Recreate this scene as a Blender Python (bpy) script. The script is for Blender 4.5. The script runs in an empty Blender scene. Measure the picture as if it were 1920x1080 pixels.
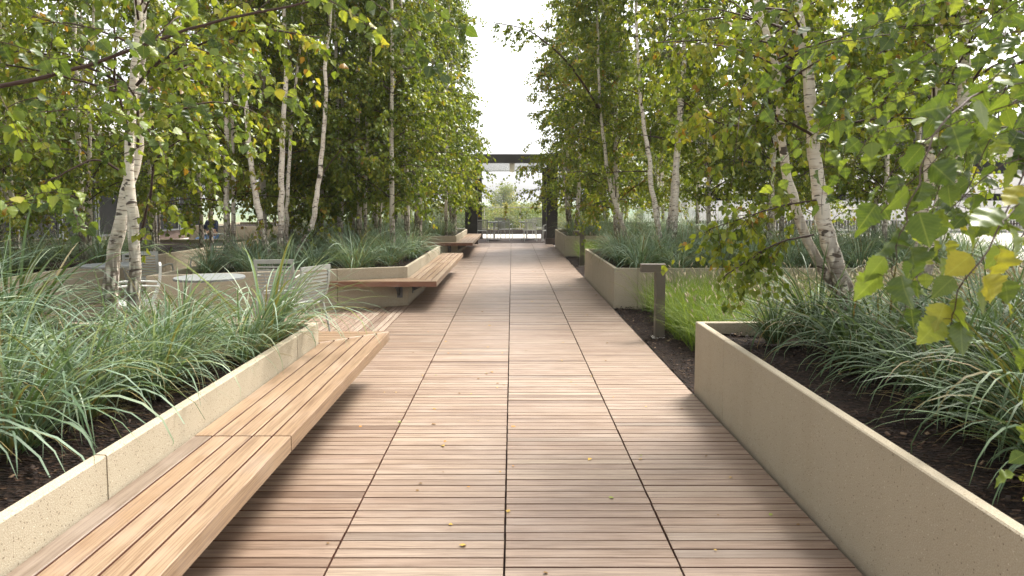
import bpy, math, random
import numpy as np
from mathutils import Vector, Matrix

sc = bpy.context.scene
R = math.radians
# ------------------------------------------------------------------ camera, world, sun, exposure
PITCH = R(4.0); FPX = 1280.0; CAMH = 1.6; HOR = 163.0
cd = bpy.data.cameras.new('camera'); cam = bpy.data.objects.new('camera', cd)
sc.collection.objects.link(cam); sc.camera = cam
cam.location = (0, 0, CAMH); cam.rotation_euler = (R(90) - PITCH, 0, 0)
cd.sensor_width = 36; cd.lens = 24; cd.shift_y = -(HOR / FPX - math.tan(PITCH)) / 1.5
cd.clip_start = 0.05; cd.clip_end = 5000
cd.dof.use_dof = True; cd.dof.focus_distance = 7.0; cd.dof.aperture_fstop = 6.3

SUN_EL, SUN_AZ = 56, 42          # azimuth measured from +Y towards +X
w = bpy.data.worlds.new('World'); sc.world = w; w.use_nodes = True
nt = w.node_tree; nt.nodes.clear()
sky = nt.nodes.new('ShaderNodeTexSky'); sky.sky_type = 'NISHITA'; sky.sun_disc = False
sky.sun_elevation = R(SUN_EL); sky.sun_rotation = R(SUN_AZ)
sky.air_density = 1.0; sky.dust_density = 4.0; sky.ozone_density = 1.0
hs = nt.nodes.new('ShaderNodeHueSaturation'); hs.inputs['Saturation'].default_value = 0.10
bg = nt.nodes.new('ShaderNodeBackground'); bg.inputs['Strength'].default_value = 0.14
wo = nt.nodes.new('ShaderNodeOutputWorld')
nt.links.new(sky.outputs[0], hs.inputs['Color']); nt.links.new(hs.outputs[0], bg.inputs['Color'])
nt.links.new(bg.outputs[0], wo.inputs['Surface'])
sl = bpy.data.lights.new('sun', 'SUN'); sl.energy = 2.5; sl.angle = R(18); sl.color = (1, .94, .85)
so = bpy.data.objects.new('sun', sl); sc.collection.objects.link(so)
so.rotation_euler = Vector((math.sin(R(SUN_AZ)) * math.cos(R(SUN_EL)), math.cos(R(SUN_AZ)) * math.cos(R(SUN_EL)), math.sin(R(SUN_EL)))).to_track_quat('Z', 'Y').to_euler()
sc.view_settings.view_transform = 'Standard'; sc.view_settings.look = 'None'
sc.view_settings.gamma = 1; sc.view_settings.use_curve_mapping = False
sc.view_settings.exposure = 1.7
sc.render.engine = 'CYCLES'
sc.cycles.max_bounces = 7; sc.cycles.diffuse_bounces = 3; sc.cycles.transmission_bounces = 4
sc.cycles.transparent_max_bounces = 6; sc.cycles.glossy_bounces = 2
sc.cycles.use_denoising = True; sc.cycles.sample_clamp_indirect = 6

def W(px, py, Y):
    """world point at depth Y that the photograph shows at pixel (px, py) of 1920x1080"""
    u = (px - 960) / FPX; v = (540 - py) / FPX - (HOR / FPX - math.tan(PITCH))
    d = (u, math.cos(PITCH) + v * math.sin(PITCH), -math.sin(PITCH) + v * math.cos(PITCH))
    t = Y / d[1]
    return np.array((d[0] * t, Y, CAMH + d[2] * t))

# ------------------------------------------------------------------ object helpers
def tag(o, label=None, cat=None, group=None, kind=None):
    if label: o['label'] = label
    if cat: o['category'] = cat
    if group: o['group'] = group
    if kind: o['kind'] = kind
    return o
def link(o, parent=None):
    sc.collection.objects.link(o)
    if parent is not None: o.parent = parent
    return o
def empty(name, loc=(0, 0, 0), rz=0.0, **k):
    o = bpy.data.objects.new(name, None); o.location = [float(c) for c in loc]; o.rotation_euler = (0, 0, rz); o.empty_display_size = .1
    return tag(link(o), **k)
def kids(o): return [c for c in sc.objects if c.parent == o]
def copy_tree(o, parent=None):
    c = o.copy(); link(c, parent)
    for ch in kids(o): copy_tree(ch, c)
    return c

def npmesh(name, verts, faces, mat, smooth=False, attrs=None, uv=None):
    """faces: list of int arrays (n,3)/(n,4); attrs: {name: per-face float array}; uv: per-vertex (n,2)"""
    verts = np.asarray(verts, np.float32).reshape(-1, 3)
    me = bpy.data.meshes.new(name)
    fl = [np.asarray(f, np.int32) for f in faces if len(f)]
    loops = np.concatenate([f.ravel() for f in fl]) if fl else np.zeros(0, np.int32)
    tot = np.concatenate([np.full(len(f), f.shape[1], np.int32) for f in fl]) if fl else np.zeros(0, np.int32)
    start = np.concatenate([[0], np.cumsum(tot)[:-1]]).astype(np.int32)
    me.vertices.add(len(verts)); me.vertices.foreach_set('co', verts.ravel())
    me.loops.add(len(loops)); me.loops.foreach_set('vertex_index', loops)
    me.polygons.add(len(tot)); me.polygons.foreach_set('loop_start', start); me.polygons.foreach_set('loop_total', tot)
    if smooth: me.polygons.foreach_set('use_smooth', np.ones(len(tot), bool))
    me.update(calc_edges=True)
    for k, a in (attrs or {}).items():
        at = me.attributes.new(k, 'FLOAT', 'FACE'); at.data.foreach_set('value', np.asarray(a, np.float32))
    if uv is not None:
        ul = me.uv_layers.new(name='UVMap'); ul.data.foreach_set('uv', np.asarray(uv, np.float32)[loops].ravel())
    if mat is not None: me.materials.append(mat)
    return me
def obj(name, me, parent=None, loc=None, **k):
    o = bpy.data.objects.new(name, me); link(o, parent)
    if loc is not None: o.location = [float(c) for c in loc]
    return tag(o, **k)

class MB:
    """collects boxes, prisms, tubes into one mesh; each solid carries a random value r"""
    def __init__(s, seed=1): s.v = []; s.f = []; s.r = []; s.e = []; s.n = 0; s.rng = random.Random(seed)
    def add(s, vs, fs, r=None, e=None):
        r = s.rng.random() if r is None else r
        s.v += [tuple(map(float, p)) for p in vs]
        for k, f in enumerate(fs): s.f.append([i + s.n for i in f]); s.r.append(r); s.e.append(e[k] if e else 0.0)
        s.n += len(vs)
    def prism(s, poly, z0, z1, ch=0.0, r=None, edge=False):
        """vertical prism over a CCW polygon; ch = chamfer of the top edge"""
        n = len(poly)
        if ch > 0:
            ins = inset(poly, ch)
            vs = [(x, y, z0) for x, y in poly] + [(x, y, z1 - ch) for x, y in poly] + [(x, y, z1) for x, y in ins]
            fs = [list(range(n))[::-1], [2 * n + i for i in range(n)]]
            for k in (0, 1):
                fs += [[k * n + i, k * n + (i + 1) % n, (k + 1) * n + (i + 1) % n, (k + 1) * n + i] for i in range(n)]
        else:
            vs = [(x, y, z0) for x, y in poly] + [(x, y, z1) for x, y in poly]
            fs = [list(range(n))[::-1], [n + i for i in range(n)]] + [[i, (i + 1) % n, n + (i + 1) % n, n + i] for i in range(n)]
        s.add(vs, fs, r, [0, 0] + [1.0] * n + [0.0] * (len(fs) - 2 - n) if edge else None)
    def box(s, x0, x1, y0, y1, z0, z1, ch=0.0, r=None, edge=False): s.prism([(x0, y0), (x1, y0), (x1, y1), (x0, y1)], z0, z1, ch, r, edge)
    def tube(s, pts, rad, n=8, r=None, caps=True):
        pts = [Vector([float(c) for c in p]) for p in pts]; rads = rad if hasattr(rad, '__len__') else [rad] * len(pts)
        vs, fs = [], []; up = None
        for i, p in enumerate(pts):
            t = (pts[min(i + 1, len(pts) - 1)] - pts[max(i - 1, 0)]).normalized()
            if up is None: up = t.orthogonal().normalized()
            up = (up - t * up.dot(t)).normalized(); sd = t.cross(up)
            for k in range(n):
                a = 2 * math.pi * k / n
                vs.append(p + (up * math.cos(a) + sd * math.sin(a)) * rads[i])
        for i in range(len(pts) - 1):
            for k in range(n):
                fs.append([i * n + k, i * n + (k + 1) % n, (i + 1) * n + (k + 1) % n, (i + 1) * n + k])
        if caps: fs += [list(range(n))[::-1], [(len(pts) - 1) * n + k for k in range(n)]]
        s.add(vs, fs, r)
    def bar(s, a, b, wx, wz, r=None):
        """rectangular bar from a to b"""
        a, b = Vector(a), Vector(b); t = (b - a).normalized()
        ref = Vector((0, 0, 1)) if abs(t.z) < .9 else Vector((0, 1, 0))
        sx = t.cross(ref).normalized() * wx / 2; sz = sx.cross(t).normalized() * wz / 2
        vs = [p + q for p in (a, b) for q in (-sx - sz, sx - sz, sx + sz, -sx + sz)]
        s.add(vs, [[3, 2, 1, 0], [4, 5, 6, 7], [0, 1, 5, 4], [1, 2, 6, 5], [2, 3, 7, 6], [3, 0, 4, 7]], r)
    def build(s, name, mat, parent=None, smooth=False, **k):
        tris = [(f, r) for f, r in zip(s.f, s.r)]
        me = bpy.data.meshes.new(name); me.from_pydata(s.v, [], s.f); me.update()
        at = me.attributes.new('r', 'FLOAT', 'FACE'); at.data.foreach_set('value', np.asarray(s.r, np.float32))
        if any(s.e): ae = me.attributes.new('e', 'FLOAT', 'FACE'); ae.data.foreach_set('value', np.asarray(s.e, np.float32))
        if smooth: me.polygons.foreach_set('use_smooth', np.ones(len(s.f), bool))
        me.materials.append(mat)
        return obj(name, me, parent, **k)
def inset(poly, d):
    n = len(poly); out = []
    for i in range(n):
        p0, p1, p2 = Vector(poly[i - 1]), Vector(poly[i]), Vector(poly[(i + 1) % n])
        a = (p1 - p0).normalized(); b = (p2 - p1).normalized()
        na, nb = Vector((-a.y, a.x)), Vector((-b.y, b.x))
        m = (na + nb); m = m / max(m.dot(na), .2)
        out.append(tuple(p1 + m * d))
    return out

# ------------------------------------------------------------------ materials
class NT:
    def __init__(s, name):
        s.m = bpy.data.materials.new(name); s.m.use_nodes = True; s.t = s.m.node_tree; s.t.nodes.clear()
        s.out = s.t.nodes.new('ShaderNodeOutputMaterial')
    def n(s, typ, **k):
        nd = s.t.nodes.new(typ)
        for a, b in k.items():
            if a.startswith('i_'):
                key = a[2:]; key = int(key) if key.isdigit() else key.replace('_', ' ')
                s.put(nd.inputs[key], b)
            else: setattr(nd, a, b)
        return nd
    def put(s, sock, v):
        if isinstance(v, bpy.types.NodeSocket): s.t.links.new(v, sock)
        elif isinstance(v, bpy.types.Node): s.t.links.new(v.outputs[0], sock)
        else: sock.default_value = v
    def ramp(s, fac, stops, interp='LINEAR'):
        r = s.n('ShaderNodeValToRGB'); r.color_ramp.interpolation = interp; e = r.color_ramp.elements
        while len(e) < len(stops): e.new(.5)
        for i, (p, c) in enumerate(stops): e[i].position = p; e[i].color = (c + (1,)) if len(c) == 3 else c
        s.put(r.inputs[0], fac); return r.outputs[0]
    def mix(s, fac, a, b, mode='MIX'):
        m = s.n('ShaderNodeMix', data_type='RGBA', blend_type=mode)
        s.put(m.inputs[0], fac); s.put(m.inputs[6], a if not isinstance(a, tuple) else a + (1,)); s.put(m.inputs[7], b if not isinstance(b, tuple) else b + (1,))
        return m.outputs[2]
    def math(s, op, a, b=0.0, c=None):
        m = s.n('ShaderNodeMath', operation=op); s.put(m.inputs[0], a); s.put(m.inputs[1], b)
        if c is not None: s.put(m.inputs[2], c)
        return m.outputs[0]
    def noise(s, vec, scale, detail=3, rough=.55, dist=0.0):
        return s.n('ShaderNodeTexNoise', i_Vector=vec, i_Scale=scale, i_Detail=detail, i_Roughness=rough, i_Distortion=dist).outputs[0]
    def coords(s, scale=(1, 1, 1), add=None, kind='Object'):
        tc = s.n('ShaderNodeTexCoord').outputs[kind]
        m = s.n('ShaderNodeMapping', i_Vector=tc); m.inputs['Scale'].default_value = scale
        if add is not None: s.put(m.inputs['Location'], add)
        return m.outputs[0]
    def attr(s, name='r'): return s.n('ShaderNodeAttribute', attribute_name=name).outputs['Fac']
    def bump(s, h, strength=.3, dist=.01, normal=None):
        b = s.n('ShaderNodeBump', i_Height=h, i_Strength=strength, i_Distance=dist)
        if normal is not None: s.put(b.inputs['Normal'], normal)
        return b.outputs[0]
    def surf(s, col, rough=.6, normal=None, metal=0.0, spec=.4):
        p = s.n('ShaderNodeBsdfPrincipled'); s.put(p.inputs['Base Color'], col if not isinstance(col, tuple) else col + (1,))
        s.put(p.inputs['Roughness'], rough); p.inputs['Metallic'].default_value = metal; p.inputs['Specular IOR Level'].default_value = spec
        if normal is not None: s.put(p.inputs['Normal'], normal)
        s.put(s.out.inputs['Surface'], p.outputs[0]); return s.m

def m_wood(name, stops, axis='X', rough=.55, streak=.75, knots=True):
    t = NT(name); r = t.attr('r')
    off = t.n('ShaderNodeCombineXYZ', i_X=t.math('MULTIPLY', r, 37.0), i_Y=t.math('MULTIPLY', r, 91.0), i_Z=t.math('MULTIPLY', r, 53.0)).outputs[0]
    sc1 = (1.2, 34, 34) if axis == 'X' else (34, 1.2, 34)
    sc2 = (3.5, 170, 170) if axis == 'X' else (170, 3.5, 170)
    g1 = t.noise(t.coords(sc1, off), 1.0, 4, .6, .6)
    g2 = t.noise(t.coords(sc2, off), 1.0, 3, .6, .2)
    blot = t.noise(t.coords((2.2, 2.2, 2.2), off), 1.0, 3, .6)
    base = t.ramp(r, stops, 'LINEAR')
    dark = t.mix(1.0, base, (.62, .55, .5), 'MULTIPLY')
    light = t.mix(1.0, base, (1.18, 1.2, 1.22), 'MULTIPLY')
    c = t.mix(t.math('MULTIPLY', t.ramp(g1, [(.34, (1, 1, 1)), (.6, (0, 0, 0))]), .6), t.mix(.35, base, light), dark)
    c = t.mix(t.math('MULTIPLY', t.ramp(g2, [(.42, (1, 1, 1)), (.52, (0, 0, 0))]), streak), c, t.mix(1.0, c, (.55, .48, .42), 'MULTIPLY'))
    c = t.mix(t.math('MULTIPLY', t.ramp(blot, [(.5, (0, 0, 0)), (.72, (1, 1, 1))]), .3), c, t.mix(.6, c, (.42, .36, .31)))
    if axis == 'X':   # broad dirt and wear on the deck
        big = t.noise(t.coords((.5, .35, 1)), 1.0, 4, .6)
        c = t.mix(t.math('MULTIPLY', t.ramp(big, [(.40, (0, 0, 0)), (.64, (1, 1, 1))]), .55), c, t.mix(1.0, c, (.70, .63, .57), 'MULTIPLY'))
    hsv = t.n('ShaderNodeHueSaturation', i_Saturation=1.0, i_Color=c); c = hsv.outputs[0]
    c = t.mix(t.attr('e'), c, (.11, .045, .028))      # unweathered, dirty sides inside the gaps, with gap shade put into the colour
    return t.surf(c, t.math('ADD', t.math('MULTIPLY', g1, .25), rough - (.17 if axis == 'X' else .14)), t.bump(g2, .12, .003), spec=.5)

M = {}
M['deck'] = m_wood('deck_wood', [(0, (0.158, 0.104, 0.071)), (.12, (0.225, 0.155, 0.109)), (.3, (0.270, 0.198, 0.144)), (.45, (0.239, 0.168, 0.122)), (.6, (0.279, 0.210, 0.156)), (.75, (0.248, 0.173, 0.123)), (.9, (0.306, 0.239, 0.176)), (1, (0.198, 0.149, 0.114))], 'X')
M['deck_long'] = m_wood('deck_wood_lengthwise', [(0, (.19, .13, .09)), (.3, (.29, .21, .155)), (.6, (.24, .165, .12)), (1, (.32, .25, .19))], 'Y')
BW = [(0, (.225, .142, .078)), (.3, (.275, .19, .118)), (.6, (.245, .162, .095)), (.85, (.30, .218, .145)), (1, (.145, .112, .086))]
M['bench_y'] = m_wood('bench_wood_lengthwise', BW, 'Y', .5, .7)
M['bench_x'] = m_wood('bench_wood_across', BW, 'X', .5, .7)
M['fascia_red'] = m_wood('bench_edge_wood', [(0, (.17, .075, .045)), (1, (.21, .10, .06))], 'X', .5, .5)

def m_concrete():
    t = NT('sandblasted_concrete'); co = t.coords((1, 1, 1)); r = t.attr('r')
    n1 = t.noise(co, 1.3, 4, .6); n2 = t.noise(co, 210, 2, .6)
    vo = t.n('ShaderNodeTexVoronoi', i_Vector=co, i_Scale=58.0)
    c = t.mix(n1, (.37, .325, .245), (.435, .385, .295))
    c = t.mix(t.ramp(n2, [(.36, (0, 0, 0)), (.64, (1, 1, 1))]), t.mix(1.0, c, (.76, .72, .66), 'MULTIPLY'), t.mix(1.0, c, (1.06, 1.06, 1.06), 'MULTIPLY'))
    sp = t.ramp(vo.outputs['Distance'], [(.12, (1, 1, 1)), (.24, (0, 0, 0))])
    pick = t.ramp(t.n('ShaderNodeSeparateColor', i_0=vo.outputs['Color']).outputs[0], [(.55, (0, 0, 0)), (.6, (1, 1, 1))])
    c = t.mix(t.math('MULTIPLY', t.math('MULTIPLY', sp, pick), .85), c, (.13, .09, .055))
    v3 = t.n('ShaderNodeTexVoronoi', i_Vector=co, i_Scale=60.0)
    lt = t.math('MULTIPLY', t.ramp(v3.outputs['Distance'], [(.12, (1, 1, 1)), (.22, (0, 0, 0))]), t.ramp(t.n('ShaderNodeSeparateColor', i_0=v3.outputs['Color']).outputs[1], [(.7, (0, 0, 0)), (.75, (1, 1, 1))]))
    c = t.mix(t.math('MULTIPLY', lt, .5), c, (.7, .62, .5))
    st = t.noise(t.coords((5, 5, .5)), 1.0, 4, .65)
    c = t.mix(t.math('MULTIPLY', t.ramp(st, [(.45, (0, 0, 0)), (.75, (1, 1, 1))]), .22), c, t.mix(1.0, c, (.72, .68, .6), 'MULTIPLY'))
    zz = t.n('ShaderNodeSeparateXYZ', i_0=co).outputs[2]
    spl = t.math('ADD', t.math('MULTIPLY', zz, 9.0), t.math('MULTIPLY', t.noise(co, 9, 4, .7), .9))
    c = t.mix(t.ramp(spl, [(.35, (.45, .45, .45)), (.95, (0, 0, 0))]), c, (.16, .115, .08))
    c = t.mix(t.math('MULTIPLY', r, .12), c, (.40, .34, .25))
    return t.surf(c, .85, t.bump(n2, .5, .004, t.bump(sp, -.4, .003)), spec=.25)
M['concrete'] = m_concrete()
def m_soil():
    t = NT('bark_mulch'); co = t.coords()
    vo = t.n('ShaderNodeTexVoronoi', i_Vector=t.coords((1, 1.7, 1)), i_Scale=42.0, i_Randomness=1.0)
    n = t.noise(co, 25, 5, .7); n2 = t.noise(co, 3, 3)
    cc = t.n('ShaderNodeSeparateColor', i_0=vo.outputs['Color']).outputs[0]
    c = t.ramp(cc, [(0, (.010, .006, .004)), (.6, (.026, .014, .009)), (.9, (.05, .028, .017)), (1, (.10, .06, .034))])
    c = t.mix(t.ramp(n, [(.4, (0, 0, 0)), (.65, (1, 1, 1))]), t.mix(1.0, c, (.45, .42, .4), 'MULTIPLY'), c)
    return t.surf(c, .9, t.bump(vo.outputs['Distance'], .9, .03, t.bump(n, .8, .02)), spec=.2)
M['soil'] = m_soil()
def m_rand(name, stops, rough=.8, spec=.3, attr='r'):
    t = NT(name); return t.surf(t.ramp(t.attr(attr), stops), rough, spec=spec)
M['chips'] = m_rand('bark_chips', [(0, (.012, .007, .005)), (.6, (.03, .016, .010)), (.93, (.07, .04, .024)), (1, (.26, .18, .11))])
def leafmat(name, stops, trans=.46, gloss=.36, veins=False):
    t = NT(name); r = t.attr('r')
    c = t.ramp(r, stops)
    nrm = None
    if veins:
        uv = t.n('ShaderNodeUVMap').outputs[0]; s = t.n('ShaderNodeSeparateXYZ', i_0=uv)
        au = t.math('ABSOLUTE', s.outputs[0])
        ph = t.math('SUBTRACT', t.math('MULTIPLY', s.outputs[1], 9.0), t.math('MULTIPLY', au, 3.2))
        tri = t.math('PINGPONG', ph, .5)
        side = t.ramp(tri, [(0, (1, 1, 1)), (.08, (0, 0, 0))])
        mid = t.ramp(au, [(0, (1, 1, 1)), (.06, (0, 0, 0))])
        v = t.math('MAXIMUM', t.math('MULTIPLY', side, .6), mid)
        c = t.mix(t.math('MULTIPLY', v, .45), c, t.mix(.5, c, (.45, .5, .16)))
        nn = t.noise(t.coords(), 90, 2)
        c = t.mix(t.math('MULTIPLY', t.ramp(nn, [(.45, (0, 0, 0)), (.7, (1, 1, 1))]), .3), c, t.mix(1.0, c, (.6, .62, .4), 'MULTIPLY'))
        nrm = t.bump(v, -.35, .002)
    p = t.n('ShaderNodeBsdfPrincipled'); t.put(p.inputs['Base Color'], c); p.inputs['Roughness'].default_value = gloss; p.inputs['Specular IOR Level'].default_value = .32
    tr = t.n('ShaderNodeBsdfTranslucent'); t.put(tr.inputs[0], t.mix(1.0, c, (1.35, 1.3, .55), 'MULTIPLY'))
    if nrm is not None: t.put(p.inputs['Normal'], nrm)
    mx = t.n('ShaderNodeMixShader'); mx.inputs[0].default_value = trans
    t.put(mx.inputs[1], p.outputs[0]); t.put(mx.inputs[2], tr.outputs[0]); t.put(t.out.inputs['Surface'], mx.outputs[0])
    return t.m
LEAFC = [(0, (0.046, 0.078, 0.015)), (.25, (0.092, 0.135, 0.021)), (.5, (0.143, 0.190, 0.028)), (.75, (0.207, 0.237, 0.036)), (.93, (0.276, 0.271, 0.042)), (.99, (0.313, 0.237, 0.038)), (1, (0.258, 0.152, 0.032))]
M['leaf'] = leafmat('birch_leaves', LEAFC)
M['leaf_near'] = leafmat('birch_leaves_veined', [(0, (0.043, 0.071, 0.019)), (.35, (0.076, 0.117, 0.027)), (.7, (0.143, 0.194, 0.038)), (.93, (0.235, 0.275, 0.045)), (1, (0.306, 0.286, 0.045))], .42, .36, True)
M['leaf_far'] = leafmat('distant_leaves', [(0, (.10, .14, .05)), (.6, (.20, .24, .07)), (1, (.36, .31, .10))], .3, .7)
M['twig'] = m_rand('birch_twigs', [(0, (.035, .020, .016)), (1, (.07, .040, .028))], .7)
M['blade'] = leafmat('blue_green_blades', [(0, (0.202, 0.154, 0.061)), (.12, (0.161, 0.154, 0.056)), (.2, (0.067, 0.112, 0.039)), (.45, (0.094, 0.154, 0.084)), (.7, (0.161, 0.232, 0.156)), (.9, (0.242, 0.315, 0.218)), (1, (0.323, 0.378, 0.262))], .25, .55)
M['blade_shaded'] = leafmat('shaded_blades', [(0, (0.208, 0.143, 0.055)), (.12, (0.138, 0.118, 0.039)), (.2, (0.038, 0.068, 0.023)), (.45, (0.056, 0.093, 0.039)), (.75, (0.095, 0.147, 0.074)), (1, (0.164, 0.228, 0.123))], .25, .55)  # same grass as the other clumps, with shade put into its greens
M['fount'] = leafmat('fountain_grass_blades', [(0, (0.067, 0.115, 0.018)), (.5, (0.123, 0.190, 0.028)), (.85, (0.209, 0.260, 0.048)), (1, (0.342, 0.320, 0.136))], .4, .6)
M['plume'] = m_rand('seed_heads', [(0, (.32, .27, .16)), (1, (.50, .42, .30))], .9)
M['fallen'] = m_rand('fallen_leaf_colours', [(0, (.38, .17, .04)), (.4, (.5, .33, .06)), (.7, (.16, .08, .03)), (1, (.22, .26, .05))], .7)

def m_bark():
    t = NT('birch_bark'); tc = t.n('ShaderNodeTexCoord').outputs['Object']
    def mp(sx, sy, sz): 
        m = t.n('ShaderNodeMapping', i_Vector=tc); m.inputs['Scale'].default_value = (sx, sy, sz); return m.outputs[0]
    z = t.n('ShaderNodeSeparateXYZ', i_0=tc).outputs[2]
    base = t.mix(t.noise(mp(4, 4, 7), 1, 4, .6), (.56, .48, .38), (.80, .75, .66))
    peel = t.noise(mp(5, 5, 38), 1, 4, .65)
    base = t.mix(t.math('MULTIPLY', t.ramp(peel, [(.5, (0, 0, 0)), (.66, (1, 1, 1))]), .55), base, (.42, .31, .21))
    len1 = t.ramp(t.noise(mp(14, 14, 70), 1, 2, .5), [(.60, (0, 0, 0)), (.64, (1, 1, 1))])
    scar = t.ramp(t.noise(mp(7, 7, 17), 1, 2, .55, .4), [(.635, (0, 0, 0)), (.66, (1, 1, 1))])
    c = t.mix(t.math('MULTIPLY', len1, .75), base, (.10, .065, .045))
    c = t.mix(t.math('MULTIPLY', scar, .9), c, (.05, .035, .028))
    # furrowed dark bark towards the foot
    fz = t.ramp(t.math('ADD', t.math('MULTIPLY', z, .68), t.math('MULTIPLY', t.noise(mp(6, 6, 3), 1, 3), .6)), [(.0, (1, 1, 1)), (.62, (1, 1, 1)), (.98, (0, 0, 0))])
    vo = t.n('ShaderNodeTexVoronoi', feature='DISTANCE_TO_EDGE', i_Vector=t.mix(.35, mp(24, 24, 8), t.n('ShaderNodeTexNoise', i_Vector=mp(9, 9, 9), i_Scale=1.0).outputs[1], 'ADD'), i_Scale=1.0)
    fur = t.ramp(vo.outputs['Distance'], [(.10, (1, 1, 1)), (.30, (0, 0, 0))])
    ff = t.math('MULTIPLY', fur, fz)
    c = t.mix(t.math('MULTIPLY', ff, .85), c, (.08, .055, .04))
    h = t.math('SUBTRACT', peel, t.math('MULTIPLY', ff, 1.6))
    return t.surf(c, .75, t.bump(h, .6, .012), spec=.25)
M['bark'] = m_bark()
def m_plain(name, col, rough=.5, metal=0.0, spec=.4, nscale=12, var=.12):
    t = NT(name); n = t.noise(t.coords(), nscale, 4, .6)
    c = t.mix(n, tuple(x * (1 - var) for x in col), tuple(min(1, x * (1 + var)) for x in col))
    return t.surf(c, t.math('ADD', t.math('MULTIPLY', n, .2), rough - .1), None, metal, spec)
M['bronze'] = m_plain('bronze_paint', (.105, .088, .070), .5)
M['bronze_light'] = m_plain('bollard_lens', (.42, .39, .34), .4)
M['darksteel'] = m_plain('dark_steel', (.028, .026, .026), .45)
M['footing'] = m_plain('column_footing', (.06, .045, .04), .6)
M['fascia'] = m_plain('grey_fascia', (.075, .07, .072), .5)
M['beam'] = m_plain('pale_beam', (.38, .34, .28), .5)
M['chair'] = m_plain('silver_grey_paint', (.33, .34, .31), .42, 0.2)
M['chair_white'] = m_plain('pale_grey_paint', (.60, .61, .58), .42, 0.1)
M['bracket'] = m_plain('galvanised_steel', (.13, .13, .13), .5, .5)
M['white'] = m_plain('white_panel', (.78, .76, .74), .6)
M['darkglass'] = m_plain('dark_glazing', (.016, .016, .015), .6, 0, .12)
M['mullion'] = m_plain('mullion_metal', (.12, .13, .13), .4)
M['brownwall'] = m_plain('brown_cladding', (.10, .065, .05), .7)
M['under'] = m_plain('deck_underlay', (.035, .018, .012), .9)
M['pave'] = None
def m_pave():
    t = NT('pale_paving'); co = t.coords()
    b = t.n('ShaderNodeTexBrick', i_Vector=co, i_Scale=1.6); b.offset = .5
    b.inputs['Color1'].default_value = (.44, .40, .36, 1); b.inputs['Color2'].default_value = (.50, .455, .41, 1); b.inputs['Mortar'].default_value = (.33, .3, .27, 1)
    b.inputs['Mortar Size'].default_value = .012
    return t.surf(t.mix(t.math('MULTIPLY', t.noise(co, 3, 4), .4), b.outputs[0], (.42, .38, .34)), .8)
M['pave'] = m_pave()
M['ground'] = m_plain('far_ground', (.14, .17, .07), .95, nscale=.02, var=.4)
M['hill'] = m_plain('wooded_hill', (.10, .14, .07), .95, nscale=.05, var=.45)
M['rail'] = m_plain('steel_rail', (.45, .44, .42), .4, .3)
M['kerb'] = m_plain('dark_kerb', (.10, .085, .08), .7)
def m_glass():
    t = NT('clear_glass'); g = t.n('ShaderNodeBsdfGlossy'); g.inputs['Roughness'].default_value = .02
    tr = t.n('ShaderNodeBsdfTransparent'); tr.inputs[0].default_value = (.93, .96, .95, 1)
    mx = t.n('ShaderNodeMixShader'); mx.inputs[0].default_value = .07
    t.put(mx.inputs[1], tr.outputs[0]); t.put(mx.inputs[2], g.outputs[0]); t.put(t.out.inputs['Surface'], mx.outputs[0]); return t.m
M['glass'] = m_glass()
M['city'] = m_plain('far_tower', (.42, .42, .44), .8, nscale=.2)

# ------------------------------------------------------------------ setting
XL, XR = -1.60, 1.53           # faces of the planter walls along the walk
PX, PY = .7725, .785           # deck module
X0 = -.034
def ground():
    m = MB(); m.prism([(-1300, -60), (1300, -60), (1300, 1750), (-1300, 1750)], -9, -8.5); m.build('ground', M['ground'], kind='structure')
    m = MB(); m.box(-40, 60, -6, 35.2, -.9, -.05); m.build('terrace_paving', M['pave'], kind='structure')
    m = MB(); m.box(-6.6, 1.52, -1.5, 30.0, -.046, -.034); m.build('deck_underlay', M['under'], kind='structure')
    # walk: 4 columns of square panels, 10 boards each, boards across
    m = MB(5); rg = random.Random(3)
    for c in range(4):
        xa, xb = X0 + (c - 2) * PX, X0 + (c - 1) * PX
        xa += .0035; xb -= .0035
        for k in range(-2, 33):
            y0 = 3.20 - 4 * PY + k * PY
            for b in range(10):
                ya = y0 + b * PY / 10
                if ya > 27.8: continue
                j = rg.uniform(-.0012, .0012); t = rg.uniform(-.0008, .0008)
                far = ya > 14
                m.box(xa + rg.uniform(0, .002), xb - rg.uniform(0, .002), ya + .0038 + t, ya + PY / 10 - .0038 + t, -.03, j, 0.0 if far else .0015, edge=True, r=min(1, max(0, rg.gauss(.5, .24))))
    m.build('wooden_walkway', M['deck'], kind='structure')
    # court on the left: boards run lengthwise
    m = MB(9)
    xa = X0 - 2 * PX - .004
    while xa > -6.5:
        for k in range(0, 12):
            ya = 5.2 + k * 2 * PY; yb = ya + 2 * PY - .006
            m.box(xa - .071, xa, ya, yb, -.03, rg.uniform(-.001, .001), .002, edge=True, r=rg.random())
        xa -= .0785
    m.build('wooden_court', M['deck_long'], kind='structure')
ground()

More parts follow.
